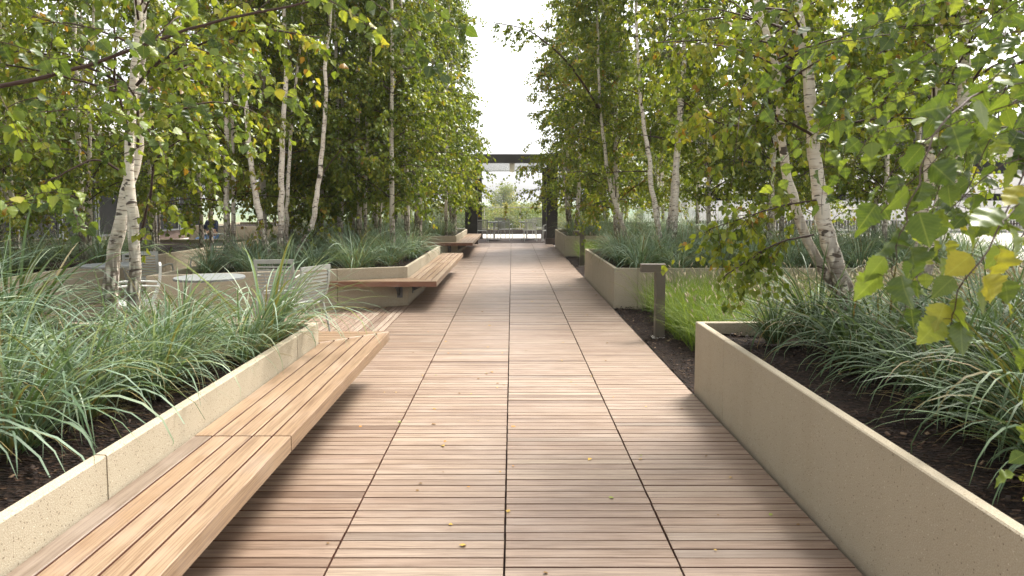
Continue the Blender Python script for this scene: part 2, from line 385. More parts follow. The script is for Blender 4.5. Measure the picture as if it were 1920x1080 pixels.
# planters -----------------------------------------------------------
def planter(name, label, poly, joints, top=.6, th=.055, soil=.5, seed=1, chips=600):
    """poly CCW (outer face). joints: per edge list of distances where panels meet"""
    root = empty(name, (poly[0][0], poly[0][1], 0), label=label, cat='planter')
    ox, oy = poly[0]; P = [(x - ox, y - oy) for x, y in poly]; I = inset(P, th); n = len(P)
    for i in range(n):
        a, b = Vector(P[i]), Vector(P[(i + 1) % n]); ia, ib = Vector(I[i]), Vector(I[(i + 1) % n])
        L = (b - a).length; cuts = [0] + list(joints[i] if i < len(joints) else []) + [L]
        for k in range(len(cuts) - 1):
            g0 = .0045 if k else 0; g1 = .0045 if k < len(cuts) - 2 else 0
            s0, s1 = (cuts[k] + g0) / L, (cuts[k + 1] - g1) / L
            m = MB(seed * 50 + i * 7 + k); c = .006; vs = []
            for s in (s0, s1):
                o, q = a.lerp(b, s), ia.lerp(ib, s)
                for f, z in ((0, -.03), (0, top - c), (c / th, top), (1 - c / th, top), (1, top - c), (1, .2)):
                    p = o.lerp(q, f); vs.append((p.x, p.y, z))
            N = 6
            fs = [[j, (j + 1) % N, N + (j + 1) % N, N + j][::-1] for j in range(N)] + [list(range(N)), list(range(N, 2 * N))[::-1]]
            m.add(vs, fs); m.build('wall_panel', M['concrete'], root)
    # soil surface
    soil_patch('soil', inset(P, th * .9), soil, root, seed, chips)
    return root
def inpoly(px, py, poly):
    ins = np.zeros(len(px), bool); n = len(poly)
    for i in range(n):
        x1, y1 = poly[i]; x2, y2 = poly[(i + 1) % n]
        c = ((y1 > py) != (y2 > py)) & (px < (x2 - x1) * (py - y1) / (y2 - y1 + 1e-12) + x1); ins ^= c
    return ins
def soil_patch(name, poly, z, parent, seed, chips, **k):
    rg = np.random.default_rng(seed)
    m = MB(seed); n = len(poly)
    # fan-gridded sheet: use a dense grid clipped to the polygon's box, edges sit inside the walls
    xs = [p[0] for p in poly]; ys = [p[1] for p in poly]
    bmv = bpy.data.meshes.new(name)
    import bmesh
    bm = bmesh.new(); vv = [bm.verts.new((p[0], p[1], z)) for p in poly]; bm.faces.new(vv)
    step = .12 if max(ys) - min(ys) < 6 else .2
    for ax in (0, 1):
        lo, hi = (min(xs), max(xs)) if ax == 0 else (min(ys), max(ys))
        q = lo + step
        while q < hi:
            co = (q, 0, 0) if ax == 0 else (0, q, 0); no = (1, 0, 0) if ax == 0 else (0, 1, 0)
            bmesh.ops.bisect_plane(bm, geom=bm.verts[:] + bm.edges[:] + bm.faces[:], plane_co=co, plane_no=no); q += step
    for v in bm.verts: v.co.z += .016 * math.sin(v.co.x * 5.1 + seed) * math.cos(v.co.y * 4.3) + random.Random(hash((round(v.co.x, 3), round(v.co.y, 3)))).uniform(-.012, .012)
    bm.to_mesh(bmv); bm.free(); bmv.materials.append(M['soil'])
    s = obj(name, bmv, parent, **k)
    # loose bark chips
    N = int(chips * 3.0); px = rg.uniform(min(xs), max(xs), N); py = rg.uniform(min(ys), max(ys), N)
    kp = inpoly(px, py, poly); px, py = px[kp], py[kp]; N = len(px)
    a = rg.uniform(0, 6.28, N); L = rg.uniform(.004, .016, N); wd = L * rg.uniform(.25, .6, N); ti = rg.uniform(-.5, .5, N)
    dx = np.stack([np.cos(a) * L, np.sin(a) * L, ti * L], 1); dy = np.stack([-np.sin(a) * wd, np.cos(a) * wd, rg.uniform(-.5, .5, N) * wd], 1)
    c = np.stack([px, py, np.full(N, z + .018) + rg.uniform(0, .012, N)], 1); h = np.array([0, 0, .004])
    V = np.stack([c - dx - dy, c + dx - dy * .7, c + dx * .8 + dy, c - dx + dy * .8, c - dx - dy - h, c + dx - dy * .7 - h, c + dx * .8 + dy - h, c - dx + dy * .8 - h], 1).reshape(-1, 3)
    q = np.array([[0, 1, 2, 3], [0, 4, 5, 1], [1, 5, 6, 2], [2, 6, 7, 3], [3, 7, 4, 0]])
    F = (q[None] + (np.arange(N) * 8)[:, None, None]).reshape(-1, 4)
    o = obj('bark_chips', npmesh('bark_chips', V, [F], M['chips'], attrs={'r': np.repeat(rg.uniform(0, 1, N) ** 1.3, 5)}), s if parent is None else parent, kind='stuff')
    return s

def rng_j(L, first, step):
    o, q = [], first
    while q < L - .2: o.append(q); q += step
    return o
L1 = [(-7.2, .3), (XL, .3), (XL, 5.58), (-7.2, 5.58)]
planter('planter', 'long pale concrete planter with the near left bench along its wall', L1, [[], [2.33, 4.73], [2.4, 4.8], []], seed=1, chips=2600)
wl = lambda y: XL - (10.41 - y) / .4           # slanted front wall of the second left planter
L2 = [(-4.9, 9.09), (XL, 10.41), (XL, 15.2), (-4.9, 15.2)]
planter('planter', 'pale concrete planter with slanted front wall behind the slatted chairs', L2, [[1.1, 2.5], [1.5, 3.2], [], []], seed=2, chips=1200)
L3 = [(-7.0, 19.6), (XL, 19.6), (XL, 24.4), (-7.0, 24.4)]
planter('planter', 'concrete planter farthest away on the bench side, near the dark canopy', L3, [[3.0], [2.4], [], []], seed=3, chips=400)
L4 = [(-13.5, 6.2), (-6.6, 8.15), (-6.6, 18.0), (-13.5, 18.0)]
planter('planter', 'concrete planter beyond the chairs at the left edge, crowded with birches', L4, [[2.4, 4.8], [2.4, 4.8, 7.2], [], []], seed=4, chips=600)
R1 = [(XR, .3), (7.6, .3), (7.6, 5.63), (XR, 5.63)]
planter('planter', 'nearest speckled concrete planter at the walk\'s right edge, without a bench', R1, [[], [], [], [.76]], seed=5, chips=2600)
R2 = [(XR, 10.15), (8.6, 10.15), (8.6, 14.3), (XR, 14.3)]
planter('planter', 'concrete planter directly behind the bronze bollard and the fountain grass', R2, [[.35, 2.75, 5.1], [], [], [.0 + 1.35, 3.8]], seed=6, chips=900)
R3 = [(XR, 19.6), (8.0, 19.6), (8.0, 24.2), (XR, 24.2)]
planter('planter', 'concrete planter beside the foot of the dark canopy column, without bench', R3, [[2.4], [], [], [2.3]], seed=7, chips=400)
L6 = [(-13.0, 27.4), (-3.6, 27.4), (-3.6, 32.6), (-13.0, 32.6)]
planter('planter', 'concrete planter behind the left canopy column near the guard rail', L6, [[3.0, 6.0], [2.4], [], []], seed=12, chips=60)
R6 = [(3.6, 27.4), (8.2, 27.4), (8.2, 32.6), (3.6, 32.6)]
planter('planter', 'concrete planter behind the right canopy column near the guard rail', R6, [[2.4], [], [], [2.4]], seed=13, chips=60)
s1 = soil_patch('mulch_strip', [(XR - .01, 5.64), (8.6, 5.64), (8.6, 10.14), (XR - .01, 10.14)], .0, None, 8, 5200, kind='structure')
s2 = soil_patch('mulch_strip', [(XR - .01, 14.31), (8.6, 14.31), (8.6, 19.59), (XR - .01, 19.59)], .0, None, 9, 900, kind='structure')

# benches --------------------------------------------------------------
ZB0, ZB1 = .35, .43
BWD = .1
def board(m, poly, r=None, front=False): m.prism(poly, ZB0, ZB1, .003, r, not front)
def brackets(root, spots, origin):
    for (x, y, d) in spots:         # d: direction of the overhang
        m = MB(); x -= origin[0]; y -= origin[1]
        if d == 'x':
            m.box(x + .002, x + .012, y - .05, y + .05, .13, .345)
            m.add([(x + .012, y - .006, .16), (x + .012, y + .006, .16), (x + .40, y - .006, .345), (x + .40, y + .006, .345), (x + .012, y - .006, .345), (x + .012, y + .006, .345)],
                  [[0, 1, 3, 2], [1, 5, 3], [0, 2, 4], [4, 2, 3, 5], [0, 4, 5, 1]])
            m.box(x + .012, x + .42, y - .04, y + .04, .339, .349)
        else:
            m.box(x - .05, x + .05, y - .012, y - .002, .13, .345)
            m.add([(x - .006, y - .012, .16), (x + .006, y - .012, .16), (x - .006, y - .40, .345), (x + .006, y - .40, .345), (x - .006, y - .012, .345), (x + .006, y - .012, .345)],
                  [[0, 1, 3, 2], [1, 5, 3], [0, 2, 4], [4, 2, 3, 5], [0, 4, 5, 1]])
            m.box(x - .04, x + .04, y - .42, y - .012, .339, .349)
        m.build('bracket', M['bracket'], root)
def bench(label, cuts, ybeg, yend, brk, far_wrap=False, front_wrap=False, seed=1):
    root = empty('bench', (XL, ybeg, 0), label=label, cat='bench', group='wooden benches cantilevered from the planters'); o = (XL, ybeg)
    S = lambda poly: [(x - o[0], y - o[1]) for x, y in poly]
    g = .005; rg = random.Random(seed)
    for k in range(len(cuts) - 1):
        y0, y1 = cuts[k] + .005, cuts[k + 1] - .005; m = MB(seed * 9 + k)
        for j in range(5):
            xa, xb = XL + .006 + BWD * j * .99 + g, XL + .006 + BWD * (j + 1) * .99 - g
            ya0 = yb0 = y0; ya1 = yb1 = y1
            if k == 0 and front_wrap: ya0, yb0 = ybeg - BWD * j - g, ybeg - BWD * (j + 1) + g
            if k == len(cuts) - 2 and far_wrap: ya1, yb1 = yend + BWD * j - g, yend + BWD * (j + 1) - 3 * g
            r = .97 if (j == 0 and k == 0 and seed == 1) else rg.uniform(.02, .85)
            board(m, S([(xa, ya0), (xb, yb0), (xb, yb1), (xa, ya1)]), r, j == 4)
        m.build('seat_section', M['bench_y'], root)
    if far_wrap:
        m = MB(seed * 5 + 77)
        for j in range(5):
            ya, yb = yend + .006 + BWD * j * .99 + g, yend + .006 + BWD * (j + 1) * .99 - g
            board(m, S([(-4.6, ya), (XL + BWD * j + g, ya), (XL + BWD * (j + 1) - g, yb), (-4.6, yb)]), rg.uniform(.02, .85), j == 4)
        m.build('seat_section', M['bench_x'], root)
    if front_wrap:
        m = MB(seed * 5 + 78); fw = MB(seed * 3)
        for j in range(5):
            yb, ya = ybeg - .006 - BWD * j * .99 - g, ybeg - .006 - BWD * (j + 1) * .99 + g
            if front_wrap == 'slant': la, lb = wl(ya) + .02, wl(yb) + .02
            else: la = lb = -4.2
            poly = S([(la, ya), (XL + BWD * (j + 1) - g, ya), (XL + BWD * j + g, yb), (lb, yb)])
            if lb > XL + BWD * j: lb = XL + BWD * j - .01
            board(m, poly, rg.uniform(.02, .85), j == 4)
            if j == 4:
                fw.prism(S([(la, ya - .006), (XL + .5 - .004, ya - .006), (XL + .5 - .012, ya - .001), (la, ya - .001)]), ZB0 + .002, ZB1 - .006)
        m.build('seat_section', M['bench_x'], root)
        fw.build('front_edge', M['fascia_red'], root, label='dark red-brown front edge board')
    brackets(root, brk, o)
    return root
bench('nearest long plank bench on the left, its front plank edge orange-brown', [.35, 3.338, 5.58], .35, 5.58, [(XL, y, 'x') for y in (.9, 2.3, 3.7, 5.0)], far_wrap=True, seed=1)
bench('wooden bench wrapping the corner of the slant-walled planter behind the chairs', [10.41, 12.9, 15.4], 10.41, 15.4, [(XL, 10.9, 'x'), (XL, 12.4, 'x'), (XL, 13.9, 'x'), (XL - .12, 10.36, 'y')], front_wrap='slant', seed=2)
bench('smallest-looking farthest wooden bench, beside the left canopy column', [19.6, 22, 24.6], 19.6, 24.6, [(XL, 20.2, 'x'), (XL, 22.6, 'x'), (XL - .2, 19.6, 'y')], front_wrap='flat', seed=3)

# bollards ---------------------------------------------------------------
def bollard(x, y, label):
    root = empty('path_light', (x, y, 0), label=label, cat='bollard light', group='bronze path lights standing in the fountain grass')
    m = MB(); m.box(-.028, .082, -.05, .05, 0, .775, .0); m.box(-.20, .082, -.05, .05, .7755, .87, .004)
    m.build('post', M['bronze'], root)
    m = MB(); m.box(-.19, -.045, -.04, .04, .770, .7755); m.build('lens', M['bronze_light'], root)
    m = MB(); m.box(-.06, .115, -.08, .08, -.02, .012, .004); m.build('base_plate', M['bronze_light'], root)
    return root
bollard(1.70, 7.93, 'bronze hooked path light in front of the fountain grass, nearer of the two')
bollard(1.70, 16.8, 'bronze hooked path light farther off, its top just above the planter')

# canopy -----------------------------------------------------------------
def canopy():
    root = empty('canopy', (0, 25.5, 0), label='dark steel canopy with perforated roof spanning the far end of the walk', cat='pavilion')
    for x, y, wx in ((1.49, 0, .42), (-1.52, 0, .46), (1.46, 4.3, .30), (-1.46, 4.3, .30)):
        m = MB(); m.box(x - wx / 2, x + wx / 2, y, y + .12, .22, 3.01); m.box(x - wx / 2, x - wx / 2 + .02, y - .05, y, .22, 3.01); m.box(x + wx / 2 - .02, x + wx / 2, y - .05, y, .22, 3.01)
        c = m.build('column', M['darksteel'], root)
        m = MB(); m.box(x - wx / 2 - .03, x + wx / 2 + .03, y - .08, y + .16, -.04, .22, .004); m.build('footing', M['footing'], c)
    m = MB(); m.box(-2.7, 2.7, 0, .12, 3.012, 3.34); m.box(-2.7, -2.58, .121, 7.2, 3.012, 3.3); m.box(2.58, 2.7, .121, 7.2, 3.012, 3.3); m.box(-2.7, 2.7, 7.21, 7.33, 3.012, 3.05)
    m.build('roof_frame', M['fascia'], root)
    # perforated sheet made of cells with round holes
    vs, fs = [], []; n = 0; cx = .15; cy = .69; rad = .012; K = 8
    for a in range(-17, 17):
        for b in range(0, 10):
            x = (a + .5) * cx; y = .125 + (b + .5) * cy; off = cx / 2 if b % 2 else 0
            x += off
            if x + cx / 2 > 2.57 or x - cx / 2 < -2.57: continue
            sq = []; ci = []
            for k in range(K):
                t = 2 * math.pi * (k + .5) / K; ux, uy = math.cos(t), math.sin(t); q = max(abs(ux) / (cx / 2), abs(uy) / (cy / 2))
                sq.append((x + ux / q, y + uy / q, 3.02)); ci.append((x + ux * rad, y + uy * rad * 7, 3.02))
            # corners of the cell
            vs += sq + ci
            for k in range(K): fs.append([n + k, n + (k + 1) % K, n + K + (k + 1) % K, n + K + k])
            for (sx, sy) in ((1, 1), (-1, 1), (-1, -1), (1, -1)):
                vs.append((x + sx * cx / 2, y + sy * cy / 2, 3.02))
            for q, (k1, k2) in enumerate(((0, 1), (2, 3), (4, 5), (6, 7))): fs.append([n + k1, n + 2 * K + q, n + k2])
            n += 2 * K + 4
    me = bpy.data.meshes.new('perforated_ceiling'); me.from_pydata(vs, [], fs); me.materials.append(M['darksteel'])
    o = obj('perforated_ceiling', me, root); md = o.modifiers.new('s', 'SOLIDIFY'); md.thickness = .006
    for x in (0.0, -1.75, 1.75):
        m = MB(); m.box(x - .1, x + .1, .125, 7.2, 2.975, 3.008); m.build('ceiling_beam', M['beam'], root)
canopy()

# glass guard at the far edge ---------------------------------------------
def guard(x0, x1, y, label):
    root = empty('guard_rail', ((x0 + x1) / 2, y, 0), label=label, cat='railing'); cx = (x0 + x1) / 2
    m = MB(); m.box(x0 - cx, x1 - cx, -.06, .02, -.05, .17); m.build('kerb', M['kerb'], root)
    m = MB(); m.box(x0 - cx, x1 - cx, -.05, .0, 1.27, 1.31); m.box(x0 - cx, x1 - cx, -.035, -.015, .21, .24); m.build('top_rail', M['rail'], root)
    x = x0
    while x < x1:
        m = MB(); m.box(x - cx, x - cx + .03, -.04, -.01, .171, 1.269); m.build('post', M['rail'], root)
        m = MB(); m.box(x - cx + .05, x - cx + 1.78, -.032, -.022, .25, 1.26); m.build('pane', M['glass'], root); x += 1.8
guard(-14, 8.4, 34.3, 'glass guard rail with steel top rail at the far edge of the terrace')

# ------------------------------------------------------------------ furniture
def make_chair(mat):
    root = empty('slatted_chair', (0, 0, 0))
    m = MB(2)
    m.box(-.23, -.20, -.20, .24, .415, .445, .004); m.box(.20, .23, -.20, .24, .415, .445, .004)
    for k in range(9): m.box(-.20, .20, -.19 + k * .048, -.155 + k * .048, .425, .440, .002)
    m.build('seat', mat, root)
    m = MB(3)
    def bk(z): return -.20 - (z - .43) * .24 - .03 * math.sin((z - .43) / .42 * 3.14)
    zz = [.43 + .42 * k / 8 for k in range(9)]
    for s in (-1, 1):
        for a, b in zip(zz[:-1], zz[1:]): m.bar((s * .225, bk(a), a), (s * .225, bk(b), b), .035, .022)
    for k in range(9):
        z = .46 + k * .040; m.bar((-.21, bk(z), z), (.21, bk(z), z), .012, .022)
    m.bar((-.243, bk(.85), .85), (.243, bk(.85), .85), .024, .05)
    m.build('backrest', mat, root)
    for sx in (-1, 1):
        m = MB(); m.tube([(sx * .235, .22, .44), (sx * .245, .25, .2), (sx * .25, .26, 0)], .012, 8); m.build('leg', mat, root)
        m = MB(); m.tube([(sx * .235, -.20, .44), (sx * .245, -.26, .2), (sx * .25, -.30, 0)], .012, 8); m.build('leg', mat, root)
        m = MB(); m.tube([(sx * .245, .235, .40), (sx * .26, .245, .55), (sx * .265, .20, .645), (sx * .265, .08, .66), (sx * .26, -.12, .655), (sx * .245, bk(.64), .64)], .011, 8); m.build('armrest', mat, root)
    return root
def make_table():
    root = empty('cafe_table', (0, 0, 0))
    m = MB(); m.prism([(.38 * math.cos(a * math.pi / 14), .38 * math.sin(a * math.pi / 14)) for a in range(28)], .715, .74, .004); m.build('table_top', m_plain('table_paint', (.17, .18, .175), .65, 0, .2), root)
    m = MB(); m.tube([(0, 0, .02), (0, 0, .715)], .03, 12); m.bar((-.25, 0, .70), (.25, 0, .70), .04, .02); m.bar((0, -.25, .701), (0, .25, .701), .04, .02); m.build('pedestal', M['rail'], root)
    m = MB(); m.box(-.24, .24, -.24, .24, .0, .018, .004); m.build('base', M['kerb'], root)
    return root
chA = make_chair(M['chair']); chB = make_chair(M['chair_white']); tbA = make_table(); used = set()
def place(src, x, y, rz, label, cat, group=None):
    o = src if src.name not in used else copy_tree(src); used.add(src.name)
    o.location = (x, y, 0); o.rotation_euler = (0, 0, R(rz)); return tag(o, label, cat, group)
GC = 'slatted terrace chairs on the left court'
place(chA, -2.98, 8.75, 4, 'grey slatted chair seen square from behind, in front of the slanted planter wall', 'chair', GC)
place(chA, -2.48, 7.75, 66, 'grey slatted chair turned sideways, its back rising beside the second bench end', 'chair', GC)
place(chB, -4.35, 7.75, 118, 'pale slatted chair low behind the paired birch trunks', 'chair', GC)
place(chA, -5.4, 10.1, 8, 'grey slatted chair just right of the paired birch trunks, its back fully in view', 'chair', GC)
place(chA, -5.05, 11.5, 170, 'grey slatted chair half hidden among grass farther behind the paired trunks', 'chair', GC)
place(chA, -6.1, 7.4, 35, 'grey slatted chair lowest at the left, behind the tall grass blades', 'chair', GC)
place(tbA, -3.45, 7.75, 0, 'round pale cafe table beside the grey chair seen from behind', 'table')
place(tbA, -5.45, 9.25, 0, 'round pale cafe table left of the paired birch trunks', 'table')
GF = 'chairs gathered under the far canopy'
place(chA, -1.22, 26.9, 8, 'grey chair under the canopy, leftmost, seen from behind beside the left column', 'chair', GF)
place(chA, -.28, 28.2, -12, 'grey chair under the canopy, just left of the walk\'s centre', 'chair', GF)
place(chB, .72, 27.6, 5, 'pale chair under the canopy, right of centre, nearest its table', 'chair', GF)
place(chB, 1.22, 30.2, -20, 'pale chair farthest back under the canopy on the right', 'chair', GF)
place(chB, 1.48, 27.2, 82, 'white armchair in profile beside the right canopy column', 'chair', GF)
place(chA, -.62, 29.6, 160, 'grey chair under the canopy facing the camera behind the left table', 'chair', GF)
place(tbA, -.75, 28.4, 0, 'pale cafe table under the canopy, left of centre', 'table')
place(tbA, .62, 28.6, 0, 'pale cafe table under the canopy, right of centre, on a dark base plate', 'table')

# seated person far behind the trees on the left
def person(x, y, rz):
    root = empty('person', (x, y, 0), R(rz), label='person in a navy top and blue jeans seated beyond the trees', cat='person')
    def skin(name, pts, edges, rad, mat, parent, sub=2, rootv=0):
        me = bpy.data.meshes.new(name); me.from_pydata(pts, edges, []); me.materials.append(mat)
        o = obj(name, me, parent); s = o.modifiers.new('skin', 'SKIN'); s.use_smooth_shade = True
        for i, r_ in enumerate(rad): me.skin_vertices[0].data[i].radius = (r_, r_ * (.8 if i < 3 else 1)) if hasattr(me, 'skin_vertices') and len(me.skin_vertices) else (r_, r_)
        if len(me.skin_vertices): me.skin_vertices[0].data[rootv].use_root = True
        u = o.modifiers.new('sub', 'SUBSURF'); u.levels = u.render_levels = sub; return o
    sk = m_plain('skin_tone', (.42, .26, .18), .6); nv = m_plain('navy_cloth', (.012, .02, .05), .85); jn = m_plain('blue_denim', (.10, .17, .32), .85); hr = m_plain('dark_hair', (.02, .014, .01), .6)
    def mk(name, pts, edges, rad, mat, parent):
        me = bpy.data.meshes.new(name); me.from_pydata(pts, edges, []); me.materials.append(mat); o = obj(name, me, parent)
        bpy.context.view_layer.objects.active = o
        md = o.modifiers.new('skin', 'SKIN')
        for i, r_ in enumerate(rad): me.skin_vertices[0].data[i].radius = (r_, r_)
        me.skin_vertices[0].data[0].use_root = True
        s2 = o.modifiers.new('sub', 'SUBSURF'); s2.levels = s2.render_levels = 2; return o
    P = [(0, 0, .52), (0, -.02, .72), (0, 0, .95), (0, .02, 1.06), (0, .04, 1.16), (0, .05, 1.27),
         (-.18, 0, 1.0), (-.24, .08, .76), (-.14, .30, .70), (.18, 0, 1.0), (.24, .08, .76), (.14, .30, .70),
         (-.10, .02, .50), (-.13, .42, .50), (-.13, .46, .08), (-.13, .58, .04), (.10, .02, .50), (.13, .42, .50), (.13, .46, .08), (.13, .58, .04)]
    Eg = [(0, 1), (1, 2), (2, 3), (3, 4), (4, 5), (2, 6), (6, 7), (7, 8), (2, 9), (9, 10), (10, 11), (0, 12), (12, 13), (13, 14), (14, 15), (0, 16), (16, 17), (17, 18), (18, 19)]
    rd = [.13, .13, .12, .055, .085, .08, .055, .045, .035, .055, .045, .035, .09, .065, .045, .04, .09, .065, .045, .04]
    body = mk('body', P, Eg, rd, sk, root)
    mk('shirt', [P[0], P[1], P[2], (0, .015, 1.02), P[6], P[7], P[9], P[10]], [(0, 1), (1, 2), (2, 3), (2, 4), (4, 5), (2, 6), (6, 7)], [.145, .15, .14, .08, .07, .06, .07, .06], nv, root)
    mk('trousers', [P[0], P[12], P[13], P[14], P[16], P[17], P[18]], [(0, 1), (1, 2), (2, 3), (0, 4), (4, 5), (5, 6)], [.135, .10, .078, .06, .10, .078, .06], jn, root)
    mk('hair', [(0, .0, 1.17), (0, .01, 1.26), (0, .05, 1.32)], [(0, 1), (1, 2)], [.085, .092, .07], hr, root)
    return root
person(-8.75, 19.9, 150)
pc = copy_tree(chA); pc.location = (-8.75, 19.8, 0); pc.rotation_euler = (0, 0, R(150)); tag(pc, 'chair carrying the seated person in navy, far behind the birches', 'chair', GC)

# ------------------------------------------------------------------ buildings
def left_building():
    root = empty('building', (-14.5, 14, 0), label='long low building with dark glazing and white roof edge behind the left trees', cat='building')
    m = MB(); m.box(-8, 1.3, -14, 18, 3.95, 4.25, .01); m.build('roof', M['white'], root)
    m = MB(); m.box(-7.7, -.06, -13.7, 17.7, -.05, 3.94); m.build('wall', M['brownwall'], root)
    y = -13.5
    while y < 17:
        m = MB(); m.box(-.059, -.03, y, y + 1.86, .35, 3.6); f = m.build('window', M['darkglass'], root)
        m = MB(); m.box(-.03, .03, y, y + .06, .35, 3.6); m.box(-.03, .03, y + 1.8, y + 1.86, .35, 3.6); m.box(-.03, .03, y + .061, y + 1.799, 2.5, 2.56); m.box(-.03, .03, y + .061, y + 1.799, .35, .41); m.build('frame', M['mullion'], f)
        y += 1.95
left_building()
def right_building():
    root = empty('building', (30, 40, 0), label='pale building with stacked balcony bands and dark overhanging roof behind the right trees', cat='building')
    X0b, X1b = -20, 30
    m = MB(); m.box(X0b, X1b, .5, 12, -8.6, 4.7); m.build('wall', M['white'], root)
    m = MB(); m.box(X0b - 1, X1b + 1, -1.6, 12.5, 5.0, 6.2); m.box(X0b - .5, X1b + .5, -1.0, 12.2, 4.7, 4.999); m.build('roof', M['darksteel'], root)
    for z0, z1 in ((2.15, 3.15), (.62, 1.62), (-1.4, -.2)):
        m = MB(); m.box(X0b, X1b, -.9, .49, z0 - .12, z0); m.box(X0b, X1b, -.9, -.86, z0 + .001, z1)
        m.build('balcony', M['white'], root)
    for z0, z1 in ((3.2, 3.95), (1.63, 2.02)):
        x = X0b + .6
        while x < X1b - 3:
            m = MB(); m.box(x, x + 2.5, .44, .498, z0, z1); f = m.build('window', M['darkglass'], root)
            m = MB(); m.box(x + 1.2, x + 1.28, .38, .44, z0, z1); m.box(x - .06, x, .38, .46, z0, z1); m.box(x + 2.5, x + 2.56, .38, .46, z0, z1); m.build('frame', M['white'], f)
            x += 3.3
    m = MB(); m.box(X0b, X1b, -.95, -.90, .2, .5); m.build('dark_band', M['kerb'], root)
right_building()
def terrace_fence():
    root = empty('railing', (14, 34.6, 0), label='low white mesh railing at the terrace edge on the right', cat='railing')
    m = MB(); m.box(-5.4, 40, -.02, .02, 1.18, 1.22); m.box(-5.4, 40, -.02, .02, .12, .15); m.build('rail', M['white'], root)
    for k in range(31):
        m = MB(); x = -5.4 + k * 1.5; m.box(x, x + .05, -.03, .03, -.05, 1.179); m.build('post', M['white'], root)
    m = MB()
    for k in range(300):
        x = -5.3 + k * .15
        m.box(x, x + .012, -.008, .008, .151, 1.179)
    m.build('balusters', M['white'], root)
terrace_fence()

# ------------------------------------------------------------------ vegetation
def tubes(P, Rd, n=4):
    """P (M,K,3), Rd (M,K) -> verts, faces"""
    Mn, K, _ = P.shape
    T = np.gradient(P, axis=1); T /= np.linalg.norm(T, axis=2, keepdims=True) + 1e-9
    ref = np.where(np.abs(T[..., 2:3]) > .9, np.array([1., 0, 0]), np.array([0, 0, 1.]))
    A = np.cross(T, ref); A /= np.linalg.norm(A, axis=2, keepdims=True) + 1e-9; B = np.cross(T, A)
    an = np.arange(n) * 2 * np.pi / n
    V = P[:, :, None] + Rd[:, :, None, None] * (A[:, :, None] * np.cos(an)[None, None, :, None] + B[:, :, None] * np.sin(an)[None, None, :, None])
    i = (np.arange(Mn) * K * n)[:, None, None] + (np.arange(K - 1) * n)[None, :, None]
    k = np.arange(n)[None, None]; k2 = (k + 1) % n
    F = np.stack([i + k, i + k2, i + n + k2, i + n + k], -1).reshape(-1, 4)
    return V.reshape(-1, 3), F
def norm(a): return a / (np.linalg.norm(a, axis=-1, keepdims=True) + 1e-9)

def leaf_mesh(name, P, D, S, r, mat, rg, detail=False, fold=.14):
    """P attach points, D tip directions, S leaf lengths"""
    N = len(P); D = norm(D)
    sd = norm(np.cross(D, rg.normal(size=(N, 3)))); nm = np.cross(sd, D)
    if not detail:
        prof = [(0, 0, 0), (.30, .40, 1), (.62, .30, 1), (1.0, 0, 0)]
        pts = [(0, 0, 0), (.30, .42, fold), (.64, .27, fold * .7), (1, 0, -.06), (.30, -.42, fold), (.64, -.27, fold * .7)]
        V = np.stack([P + (D * v + sd * u + nm * w) * S[:, None] for v, u, w in pts], 1).reshape(-1, 3)
        q = np.array([[0, 1, 2, 3], [0, 3, 5, 4]]); nv = 6
        F = (q[None] + (np.arange(N) * nv)[:, None, None]).reshape(-1, 4)
        return npmesh(name, V, [F], mat, attrs={'r': np.repeat(r, 2)})
    ns = 16; vv = np.linspace(0, 1, ns)
    wd = np.interp(vv, [0, .06, .18, .32, .5, .7, .85, .95, 1], [0, .2, .38, .44, .39, .25, .12, .04, 0])
    wd = wd * (1 + .10 * (np.arange(ns) % 2 * 2 - 1) * (vv > .12) * (vv < .96))
    pts, uvs = [], []
    for k in range(ns):
        for s in (-1, -.5, 0, .5, 1):
            u = s * wd[k]; pts.append((vv[k] - .03 * abs(s), u, fold * 1.2 * abs(u) / .44 * (.8 + .3 * math.sin(k * 1.3)) - .20 * vv[k] ** 2)); uvs.append((u * 2, vv[k]))
    cur = rg.uniform(-.3, 2.6, N)
    V = np.stack([P + (D * v + sd * u + nm * (w * cur)[:, None]) * S[:, None] for v, u, w in pts], 1).reshape(-1, 3)
    q = np.array([[k * 5 + j, k * 5 + j + 1, (k + 1) * 5 + j + 1, (k + 1) * 5 + j] for k in range(ns - 1) for j in range(4)])
    F = (q[None] + (np.arange(N) * ns * 5)[:, None, None]).reshape(-1, 4)
    return npmesh(name, V, [F], mat, smooth=True, attrs={'r': np.repeat(r, len(q))}, uv=np.tile(np.array(uvs), (N, 1)))

